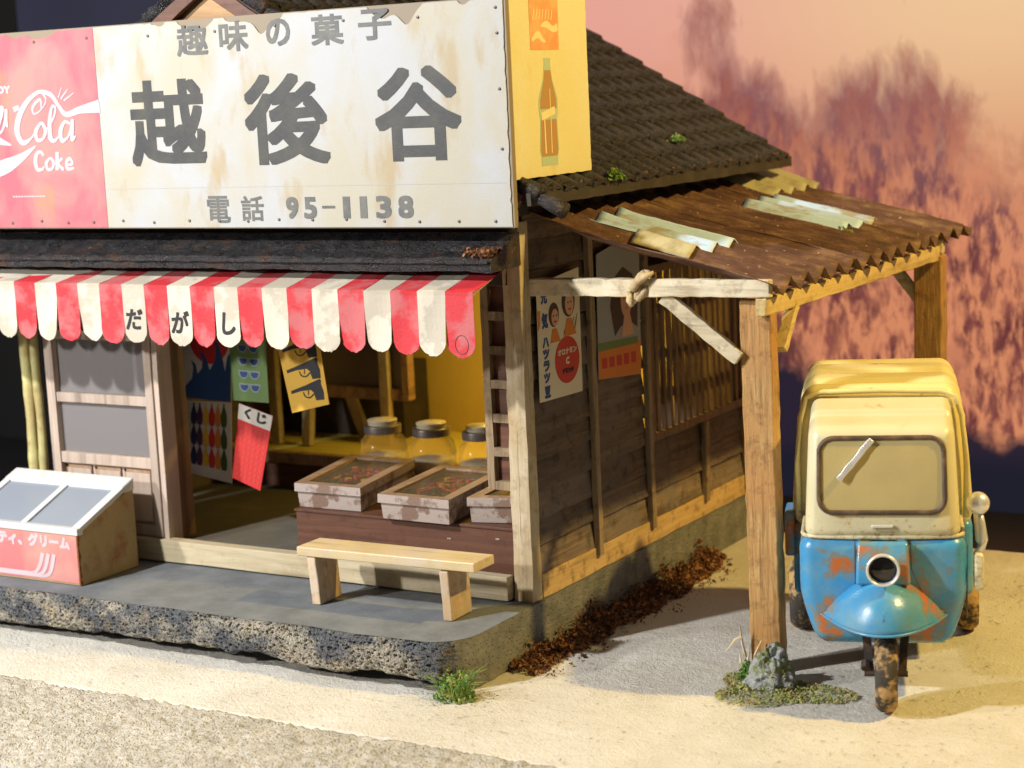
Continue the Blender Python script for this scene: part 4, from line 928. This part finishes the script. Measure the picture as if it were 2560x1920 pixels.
for k in range(3):
    o = k * .058; stroke(mb, [(-4.6, .045 + k * -.012 + .02), (-4.0 + o, .043 - k * .010 + .02), (-3.86 + o, .055 - k * .008 + .012), (-3.80 + o, .12 - k * .012), (-3.755 + o, .225)], [.016, .018, .026, .034, .036], FC, 0, .0015 + k * .0004)
mb.build('stripe_logo', 'logo_white', cl)

# ------------------------------------------------------------------ carport
cp = thing('carport', 'timber lean-to carport with rusty corrugated iron roof beside the shop', 'carport', (1.6, 2, GZ))
MB().bar((1.615, .26, -.335), (1.60, .25, 2.10), .215, .12, (0, 1, 0), 30, .004).build('post', 'post', cp, bevel=.014)
MB().bar((1.625, 3.60, -.335), (1.625, 3.60, 2.05), .23, .14, (0, 1, 0), 20, .005).build('post', 'post', cp, bevel=.014)
MB().bar((-.02, .14, 2.170), (1.74, .14, 2.185), .07, .115, (0, 0, 1), 26, .005).build('front_beam', 'beam', cp, bevel=.008)
MB().bar((.0, 3.6, 2.2), (1.74, 3.6, 2.12), .07, .11, (0, 0, 1), 12, .005).build('rear_beam', 'beam', cp, bevel=.008)
MB().bar((1.675, .12, 2.065), (1.675, 3.70, 2.065), .08, .115, (0, 0, 1), 26, .005).build('outer_beam', 'beamy', cp, bevel=.01)
MB().bar((.98, .16, 2.12), (1.50, .17, 1.725), .05, .095, (0, 0, 1), 10, .004).build('brace', 'brace', cp, bevel=.006)
MB().bar((1.25, 3.6, 2.06), (1.53, 3.6, 1.70), .05, .09, (0, 0, 1), 6, .003).build('brace', 'brace', cp, bevel=.006)
MB().bar((1.70, .36, 1.76), (1.69, .62, 2.02), .05, .08, (1, 0, 0), 8, .004).build('brace', 'beamy', cp, bevel=.006)
# corrugated sheet
def zsheet(x): 
    # sagging sheet line from wall to outer edge
    pts = [(-.06, 2.69), (.42, 2.52), (.96, 2.385), (1.38, 2.285), (1.62, 2.215), (1.80, 2.165), (2.2, 2.06)]
    for i in range(len(pts) - 1):
        if x <= pts[i + 1][0]: 
            t = (x - pts[i][0]) / (pts[i + 1][0] - pts[i][0]); return pts[i][1] + t * (pts[i + 1][1] - pts[i][1])
    return pts[-1][1]
def corr(y, ph=.0): 
    u = ((y - .10) / .281 + ph) % 1.0; return (abs(u - .5) * 2)
def corrsheet(x0, x1, y0, y1, lift=0., seed=0, amp=.098, thick=.007, skew=0., nx=34):
    ny = int((y1 - y0) / .01405) ; mb = MB(); vs = []; fs = []
    for i in range(nx + 1):
        for j in range(ny + 1):
            x = x0 + (x1 - x0) * i / nx; y = y0 + (y1 - y0) * j / ny; yy = y + skew * (i / nx)
            xx = x + .014 * fbm(yy * 6, seed, 2) * (i / nx) - (.03 * corr(yy) if i == nx else 0) * 0
            c = corr(yy); c = c * c * (3 - 2 * c) * .15 + c * .85
            e = .30 * (1 - min(1, (yy - .10) / .25)) if yy < .35 and seed == 0 else 0
            vs.append((xx, yy, zsheet(xx) + lift - .035 + amp * (1 - e) * c * (.8 + .25 * min(1, max(0, xx) / 1.6)) + .010 * fbm(xx * 2, yy * 2, seed) + .004 * fbm(xx * 9, yy * 9, 4)))
    for i in range(nx):
        for j in range(ny): a = i * (ny + 1) + j; fs.append((a, a + 1, a + ny + 2, a + ny + 1))
    return mb.add(vs, fs), thick
def mk(name, mat, *a, **k):
    mb, th = corrsheet(*a, **k); o = mb.build(name, mat, cp, smooth=True); s_ = o.modifiers.new('thickness', 'SOLIDIFY'); s_.thickness = th; s_.offset = 0; return o
mk('corrugated_sheet', 'rust', -.06, 1.78, .10, 1.50, 0, 0)
mk('corrugated_sheet', 'rust', -.06, 1.795, 1.49, 2.90, .002, 6)
mk('corrugated_sheet', 'rust', -.06, 1.765, 2.89, 4.26, 0, 9)
mk('patch_sheet', 'patch', .28, 1.14, .42, 1.10, .022, 12, nx=16)
mk('patch_sheet', 'patch_old', .70, 1.12, .26, .50, .028, 15, nx=10)
mk('patch_sheet', 'patch', .50, 1.33, 2.42, 3.30, .022, 17, nx=16)
mk('patch_sheet', 'patch_old', -.02, .44, 3.28, 4.30, .026, 19, nx=10)
# knotted rope
kn = MB(); kn.tube([(.80 + .045 * math.cos(a), .14 + .06 * math.sin(a), 2.175 + .085 * math.sin(a + .6)) for a in [k * PI / 6 for k in range(13)]], .026, 8, jit=.004)
kn.tube([(.835 + .045 * math.cos(a), .14 + .06 * math.sin(a), 2.19 + .08 * math.sin(a + .2)) for a in [k * PI / 6 for k in range(13)]], .022, 8, jit=.004)
kn.tube([(.80, .07, 2.17), (.84, .06, 2.22), (.90, .07, 2.26), (.95, .09, 2.285)], [.028, .03, .022, .012], 8, jit=.005); kn.tube([(.78, .07, 2.16), (.785, .06, 2.10), (.80, .06, 2.06)], [.03, .028, .014], 8, jit=.004)
tag(kn.build('rope_knot', 'knot', smooth=True), 'straw coloured rope knotted round the pale front beam of the carport', 'rope')

# ------------------------------------------------------------------ three wheeler
YAW = R(-19.8 + 0)   # nose towards the viewer
van = thing('three_wheeler', 'small cream and blue three wheeled truck with rust patches, parked beside the carport post', 'truck', (2.576, -.225, GZ), R(19.8))
# local frame: x = lateral (right in the photo), y = away from nose, z = up
def rbox(lo, hi, r, n=6, fn=None, m=0, mb=None, ny=None):
    """box with rounded edges, optionally bent by fn"""
    mb = mb or MB(); c = [(a + b) / 2 for a, b in zip(lo, hi)]; h = [(b - a) / 2 for a, b in zip(lo, hi)]; cache = {}; vs = []; fs = []
    N = [n, ny or n, n]
    def grid(k):
        q = []
        rr = min(r, h[k] * .98)
        for i in range(5): q.append(-h[k] + rr * (1 - math.cos(i / 5 * PI / 2)) if False else -h[k] + rr * i / 5)
        for i in range(N[k] + 1): q.append(-h[k] + rr + (2 * h[k] - 2 * rr) * i / N[k])
        for i in range(1, 6): q.append(h[k] - rr + rr * i / 5)
        return q
    G = [grid(0), grid(1), grid(2)]
    def vid(p):
        key = tuple(round(a, 5) for a in p)
        if key in cache: return cache[key]
        inn = [max(-(h[k] - min(r, h[k] * .98)), min(h[k] - min(r, h[k] * .98), p[k])) for k in range(3)]
        d = Vector([p[k] - inn[k] for k in range(3)])
        if d.length > 1e-6:
            # cube-to-sphere keeps spacing even
            d = Vector([math.tan(max(-1, min(1, d[k] / r)) * PI / 4) for k in range(3)]); d = d.normalized() * r
        q = Vector(inn) + d + Vector(c)
        if fn: q = Vector(fn(q.x, q.y, q.z))
        cache[key] = len(vs); vs.append(q); return cache[key]
    for ax in range(3):
        a1, a2 = [k for k in range(3) if k != ax]
        for s_ in (-1, 1):
            for i in range(len(G[a1]) - 1):
                for j in range(len(G[a2]) - 1):
                    ids = []
                    for (di, dj) in ((0, 0), (1, 0), (1, 1), (0, 1)):
                        p_ = [0, 0, 0]; p_[ax] = s_ * h[ax]; p_[a1] = G[a1][i + di]; p_[a2] = G[a2][j + dj]; ids.append(vid(p_))
                    if len(set(ids)) > 2: fs.append(tuple(dict.fromkeys(ids)))
    return mb.add(vs, fs, m)
def cabf(x, y, z):
    # width tapers upward, front leans back a little, roof climbs backwards
    t = max(0, min(1, (z - 1.03) / .7)); w = 1.0 - .075 * t; x *= w
    if z > 1.55: z = z + (y - .2) * .13 * min(1, (z - 1.55) / .15)
    y = y + (.075 * t * t if y < .5 else 0)
    y -= .03 * (1 - max(0, abs(x) / .46 - .8) * 5) if y < .4 else 0
    if z < 1.10: x *= 1 + (1.10 - z) * .35
    return x, y, z
rbox((-.47, .17, 1.04), (.47, .86, 1.72), .065, 8, cabf).build('cab', 'cream', van, smooth=True, local=True)
# flared lip along the bottom of the cream part
pts = []
for k in range(41):
    a = k / 40
    if a < .2: p_ = (-.485, .70 - (a / .2) * .42)
    elif a < .3: b_ = (a - .2) / .1 * PI / 2; p_ = (-.485 + .10 * (1 - math.cos(b_)), .28 - .10 * math.sin(b_))
    elif a < .7: b_ = (a - .3) / .4; p_ = (-.385 + .77 * b_, .18 - .028 * math.sin(b_ * PI))
    elif a < .8: b_ = (a - .7) / .1 * PI / 2; p_ = (.385 + .10 * math.sin(b_), .18 + .10 * (1 - math.cos(b_)))
    else: p_ = (.485, .28 + (a - .8) / .2 * .42)
    pts.append((p_[0], p_[1], 1.046))
MB().tube(pts, .013, 8).build('trim', 'cream', van, smooth=True, local=True)
def canf(x, y, z):
    t = max(0, min(1, (z - 1.0) / .8)); w = 1 - .12 * t ** 2
    rib = .055 * math.exp(-((((y - .90) / .42 + .0) % 1.0 - .5) / .16) ** 2) if z > 1.3 or abs(x) > .5 else 0
    s_ = (1 - rib * .9) if z > 1.2 else 1
    return x * w * s_, y, z - (rib * 1.0 if z > 1.6 else 0)
rbox((-.575, .90, .90), (.575, 2.15, 1.865), .12, 6, canf, ny=40).build('canopy', 'canvas', van, smooth=True, local=True)
MB().tube([( -.53, .885, 1.0), (-.535, .885, 1.35), (-.51, .885, 1.66), (-.47, .885, 1.79), (-.38, .885, 1.825), (0, .885, 1.835), (.38, .885, 1.825), (.47, .885, 1.79), (.51, .885, 1.66), (.535, .885, 1.35), (.53, .885, 1.0)], .019, 8).build('canopy_bow', 'canvas', van, smooth=True, local=True)
def lowf(x, y, z):
    t = max(0, min(1, (.72 - z) / .36)); x *= 1 - .19 * t ** 1.4
    y = y - (.035 * (1 - (x / .5) ** 2) if y < .4 else 0) + (.07 * t if y < .5 else 0)
    return x, y, z
rbox((-.505, .165, .345), (.505, 1.0, 1.045), .085, 10, lowf).build('body', 'blue', van, smooth=True, local=True)
rbox((-.575, .95, .45), (.575, 2.30, .96), .05, 4).build('cargo_bed', 'blue', van, smooth=True, local=True)
MB().tube([(-.165, .130, 1.03), (-.166, .122, .80), (-.17, .135, .68)], .0035, 6).build('panel_seam', 'gasket', van, local=True)
MB().tube([(.165, .130, 1.03), (.17, .122, .86), (.235, .130, .70)], .0035, 6).build('panel_seam', 'gasket', van, local=True)
# nose housing
def nosef(x, y, z): 
    t = (z - .80) / .24; return x * (1.05 - .08 * t), y + .07 * max(0, t) ** 2 * (1 if y < .1 else 0), z
rbox((-.155, .015, .78), (.155, .25, 1.036), .022, 3, nosef).build('nose', 'blue', van, smooth=True, local=True)
hl = MB().lathe([(.082, -.02), (.092, .0), (.101, .045), (.099, .062), (.091, .066), (.085, .058), (.083, .03)], (0, -.045, .905), 'y', 40).build('headlight', 'chrome', van, smooth=True, local=True)
sub('lens', MB().lathe([(.0005, .034), (.05, .032), (.084, .02)], (0, -.045, .905), 'y', 32), 'lens', hl, smooth=True, local=True)
# front mudguard: half dome with a lip
mb = MB(); vs = []; fs = []; nu, nv = 48, 14; LIP = []
for j in range(nv + 1):
    e = j / nv * PI / 2            # 0 lip .. 90 top
    for i in range(nu + 1):
        u = -1 + 2 * i / nu; k_ = 1 - abs(u) ** 2.1
        L_ = (.385 * u, .20 - .40 * k_, .555 - .028 * k_); B_ = (.355 * u, .165, .575 + .245 * (1 - abs(u) ** 1.9))
        q_ = (L_[0] + (B_[0] - L_[0]) * math.sin(e), B_[1] + (L_[1] - B_[1]) * math.cos(e) ** .9, L_[2] + (B_[2] - L_[2]) * math.sin(e) ** .95)
        if j == 0: LIP.append(q_)
        vs.append(q_)
for j in range(nv):
    for i in range(nu): q = j * (nu + 1) + i; fs.append((q, q + 1, q + nu + 2, q + nu + 1))
mg = mb.add(vs, fs).build('mudguard', 'blue', van, smooth=True, local=True); s_ = mg.modifiers.new('thickness', 'SOLIDIFY'); s_.thickness = .014
sub('rim', MB().tube(LIP, .009, 6), 'blue', mg, smooth=True, local=True)
sub('ridge', MB().tube([(0, -.185, .615), (0, -.155, .665), (0, -.115, .712), (0, -.06, .76)], [.006, .009, .009, .005], 8), 'blue', mg, smooth=True, local=True)
# wheels
def wheel(cx, cy, r_, w, seed):
    mb = MB(); pr_ = []; 
    for k in range(9):
        a = -1 + 2 * k / 8; pr_.append((r_ - .035 * abs(a) ** 2.5, a * w / 2))
    pr_ = [(r_ * .55, -w / 2 * .8)] + pr_ + [(r_ * .55, w / 2 * .8)]
    vs = []; fs = []; n = 48
    for (rr, h) in pr_:
        for k in range(n): a = 2 * PI * k / n; q = rr + (.008 * fbm(k * .5, h * 40, seed) if rr > r_ * .7 else 0); vs.append((cx + h, cy + q * math.cos(a), r_ + .002 + q * math.sin(a)))
    for i in range(len(pr_) - 1):
        for k in range(n): fs.append((i * n + k, i * n + (k + 1) % n, (i + 1) * n + (k + 1) % n, (i + 1) * n + k))
    w_ = mb.add(vs, fs).build('wheel', 'tyre', van, smooth=True, local=True)
    sub('hub', MB().lathe([(.001, -w * .42), (r_ * .5, -w * .42), (r_ * .58, -w * .3), (r_ * .58, w * .3), (r_ * .5, w * .42), (.001, w * .42)], (cx, cy, r_), 'x', 24), 'hubdark', w_, smooth=True, local=True)
wheel(.01, .0, .235, .135, 1); wheel(.565, 1.75, .25, .15, 2); wheel(-.565, 1.75, .25, .15, 3)
mb = MB(); mb.bar((-.085, .0, .235), (-.11, .12, .5), .03, .05, (1, 0, 0), 3, .002).bar((.105, .0, .235), (.13, .12, .5), .03, .05, (1, 0, 0), 3, .002).tube([(-.12, 0, .235), (.14, 0, .235)], .02, 8)
mb.tube([(-.11, -.02, .27), (-.11, .02, .30)], .03, 8); mb.build('fork', 'hubdark', van, local=True)
MB().box((-.32, .45, .31), (.32, 2.1, .42)).build('chassis', 'hubdark', van, local=True)
# windscreen on the leaning front
def rr_pts(x0, x1, z0, z1, r_, n=8):
    out = []
    for (cx, cz, a0) in ((x1 - r_, z1 - r_, 0), (x0 + r_, z1 - r_, PI / 2), (x0 + r_, z0 + r_, PI), (x1 - r_, z0 + r_, 3 * PI / 2)):
        for k in range(n + 1): a = a0 + PI / 2 * k / n; out.append((cx + r_ * math.cos(a), cz + r_ * math.sin(a)))
    return out
def fy(x, z, off): t = max(0, min(1, (z - 1.03) / .7)); return .17 + .075 * t * t - .03 - off
WP = rr_pts(-.375, .375, 1.205, 1.655, .085)
WP = [((x * (1 - .03 * (z - 1.2))), z) for x, z in WP]
ws_ = MB().add([(x, fy(x, z, .008), z) for x, z in WP] + [(0, fy(0, 1.43, .012), 1.43)], [(k, (k + 1) % len(WP), len(WP)) for k in range(len(WP))]).build('windscreen', 'screen', van, smooth=True, local=True)
sub('gasket', MB().tube([(x, fy(x, z, .004), z) for x, z in WP + WP[:1]], .017, 8, cap=False, jit=.0012), 'gasket', ws_, smooth=True, local=True)
MB().bar((-.055, fy(-.05, 1.64, .02), 1.650), (-.255, fy(-.2, 1.4, .028), 1.41), .036, .022, (0, 1, 0), 8, .0035).build('wiper', 'chrome', van, bevel=.004, local=True)
MB().box((-.065, .118, 1.112), (.065, .140, 1.130)).build('bonnet_badge', 'chrome', van, bevel=.006, local=True)
# mirror and side lamps
mr_ = MB().lathe([(.001, -.07), (.045, -.055), (.068, -.02), (.070, .01), (.058, .04), (.03, .055), (.001, .058)], (.575, .30, 1.225), 'y', 24).build('mirror', 'chrome', van, smooth=True, local=True)
sub('arm', MB().tube([(.575, .30, 1.17), (.585, .30, 1.09), (.595, .29, 1.00), (.585, .28, .93), (.56, .29, .90)], [.028, .036, .038, .030, .018], 8), 'chrome', mr_, smooth=True, local=True)
rbox((.545, .20, .70), (.605, .34, .93), .022, 2).build('side_lamp', 'cream', van, smooth=True, local=True)
rbox((-.63, .95, .72), (-.56, 1.25, 1.02), .02, 2).build('door_hinge', 'blue', van, smooth=True, local=True)
MB().tube([(.50, .24, .52), (.505, .24, .98)], .005, 6).build('door_seam', 'gasket', van, local=True)

# ------------------------------------------------------------------ plants, rock, litter
random.seed(4)
def dome(cx, cy, rx, ry, h, z0=GZ, p=.6):
    def f():
        a = random.uniform(0, 2 * PI); r_ = random.random() ** p; hh = h * (1 - r_ ** 2)
        return (cx + rx * r_ * math.cos(a), cy + ry * r_ * math.sin(a), z0 + random.random() * hh + .003), 1
    return f
wc = tufts(420, dome(.0, -1.06, .15, .11, .22, GZ, .5), .008, .024)
for _ in range(60):
    a = random.uniform(0, 2 * PI); r0 = random.uniform(0, .10); x, y = .0 + r0 * math.cos(a), -1.06 + r0 * math.sin(a); l_ = random.uniform(.10, .24)
    wc.tube([(x, y, GZ), (x + l_ * .25 * math.cos(a), y + l_ * .25 * math.sin(a), GZ + l_ * .6), (x + l_ * .7 * math.cos(a), y + l_ * .7 * math.sin(a), GZ + l_ * random.uniform(.6, 1))], [.004, .003, .001], 4)
for _ in range(90):
    a = random.uniform(0, 2 * PI); r0 = random.uniform(.12, .30); x, y = .02 + r0 * math.cos(a), -1.06 + r0 * .7 * math.sin(a); q = .008
    wc.add([(x, y, GZ + .008), (x + random.uniform(-q, q) * 2, y + q, GZ + .012), (x + q, y - q, GZ + .02)], [(0, 1, 2)])
tag(wc.build('weed_clump', 'green'), 'green weed clump growing against the rounded front corner of the plinth', 'weed')
def bm():
    y = random.uniform(-.45, 2.8); w = .38 * (1 - .45 * abs((y - .9) / 2.0)) * (.8 + .5 * fbm(y * 2, 3)); u = random.random() ** 1.1
    if random.random() < .06: u *= 1.6
    cl = .6 + .9 * max(-.4, fbm(y * 4, u * 3, 8))
    return (.03 + u * max(.08, w), y, GZ + .004 + random.random() * (.17 * max(0, 1 - u) + .02) * cl), random.choice((.6, .8, 1, 1.5))
kind(tufts(7500, bm, .008, .024).build('brown_undergrowth', 'brownmoss'), 'stuff', 'rust brown flock undergrowth along the foot of the side wall')
rk_ = MB(); bmm = bmesh.new(); bmesh.ops.create_icosphere(bmm, subdivisions=5, radius=1)
for v_ in bmm.verts:
    n_ = v_.co.normalized(); d = 1 + .30 * fbm(n_.x * 1.6 + 3, n_.y * 1.6, n_.z * 1.6) + .16 * fbm(n_.x * 6, n_.y * 6, n_.z * 6)
    v_.co = Vector((1.74 + n_.x * .17 * d * (1 - .45 * n_.z), -.05 + n_.y * .14 * d, GZ + .08 + n_.z * .17 * d + n_.x * .04))
me = bpy.data.meshes.new('rock'); bmm.to_mesh(me); bmm.free(); me.materials.append(MT['rock']); me.polygons.foreach_set('use_smooth', [True] * len(me.polygons))
ro = bpy.data.objects.new('rock', me); COL.objects.link(ro); tag(ro, 'mossy grey rock heaped against the foot of the front carport post', 'rock')
def mo():
    a = random.uniform(0, 2 * PI); r_ = random.random() ** .55; k_ = 1 + .25 * math.sin(3 * a + 1)
    return (1.83 + .44 * r_ * k_ * math.cos(a), -.14 + .30 * r_ * k_ * math.sin(a), GZ + .004 + random.random() * .03 * (1.2 - r_)), 1
kind(tufts(2200, mo, .008, .020).build('moss_patch', 'moss'), 'stuff', 'yellow green moss spread round the rock and post foot')
tag(tufts(160, dome(1.80, -.12, .09, .07, .10, GZ + .10), .008, .018).build('moss', 'moss'), 'yellow moss flecks on the front of the grey rock', 'moss')
tag(tufts(260, dome(1.56, .02, .07, .06, .12), .010, .024).build('weed_clump', 'green'), 'small dark green tuft on the left side of the rock', 'weed')
tag(tufts(240, dome(.30, .85, .06, .10, .09, 2.84), .010, .022).build('roof_moss', 'green'), 'green moss lump on the roof edge beside the yellow sign', 'moss')
tag(tufts(110, dome(.0, 2.45, .07, .09, .07, 3.03), .010, .020).build('roof_moss', 'green'), 'small green moss lump in the middle of the tiled slope', 'moss')
tag(tufts(160, dome(1.34, 2.46, .08, .09, .05, 2.32), .008, .018).build('roof_moss', 'green'), 'dark moss bit at the lower corner of the pale blue patch sheet', 'moss')
mb = MB()
for (a, b_, c_) in (((1.49, .16, GZ + .10), (1.475, .14, GZ + .20), (1.47, .12, GZ + .33)), ((1.48, .14, GZ + .24), (1.44, .12, GZ + .22), (1.38, .08, GZ + .14)), ((1.55, .165, GZ + .05), (1.56, .15, GZ + .12), (1.60, .17, GZ + .22)), ((1.58, .165, GZ + .10), (1.64, .15, GZ + .15), (1.70, .17, GZ + .20)), ((1.52, .15, GZ - .02), (1.47, .12, GZ + .07), (1.46, .13, GZ + .15)), ((1.54, .16, GZ + .0), (1.52, .13, GZ + .09), (1.53, .15, GZ + .2))):
    mb.tube([a, b_, c_], [.010, .010, .002], 5, jit=.002)
tag(mb.build('splinters', 'twig'), 'pale torn splinters sticking out at the foot of the front post', 'splinters')
random.seed(8)
mb = MB()
for _ in range(3200):
    x, y = random.uniform(-4.4, 3.8), random.uniform(-1.85, 3.3)
    if x < .06 and y > -1.12: continue
    if noise.noise(Vector((x * 1.1, y * 1.1, 3))) < -.12 and random.random() < .8: continue
    l_ = random.uniform(.006, .024) * (2 if random.random() < .05 else 1); a = random.gauss(0, .7); w_ = random.uniform(.002, .0045)
    d = Vector((math.cos(a), math.sin(a), 0)) * l_; e = Vector((-math.sin(a), math.cos(a), 0)) * w_; c = Vector((x, y, GZ + gfn(x, y) + .002))
    mb.add([c - d, c + e, c + d + Vector((0, 0, random.uniform(0, .008))), c - e], [(0, 1, 2, 3)])
kind(mb.build('litter', 'fleck'), 'stuff', 'dark fibre flecks scattered over the pale ground')
mb = MB()
for _ in range(160):
    y = random.uniform(-.3, 3.9); x = XE + .03 + random.uniform(-.10, .015); c = Vector((x, y, ZE + .02 + random.random() * .015)); s_ = random.uniform(.008, .024)
    mb.add([c + Vector((random.uniform(-s_, s_), random.uniform(-s_, s_), random.uniform(-s_ * .4, s_))) for _ in range(4)], [(0, 1, 2), (0, 2, 3), (0, 1, 3), (1, 2, 3)])
kind(mb.build('roof_grit', 'brownmoss'), 'stuff', 'rusty brown grit along the eave tiles')
mb = MB(); random.seed(31)
for _ in range(260):
    x = .07 - abs(random.gauss(0, .10)); c = Vector((x, -.46 + random.uniform(-.05, .14), 2.45 + random.uniform(-.02, .03))); s_ = random.uniform(.008, .022)
    mb.add([c + Vector((random.uniform(-s_, s_), random.uniform(-s_, s_), random.uniform(-s_, s_))) for _ in range(4)], [(0, 1, 2), (0, 2, 3), (0, 1, 3), (1, 2, 3)])
tag(mb.build('debris', 'brownmoss'), 'crumbly yellow brown debris at the right end of the small front eave', 'debris')
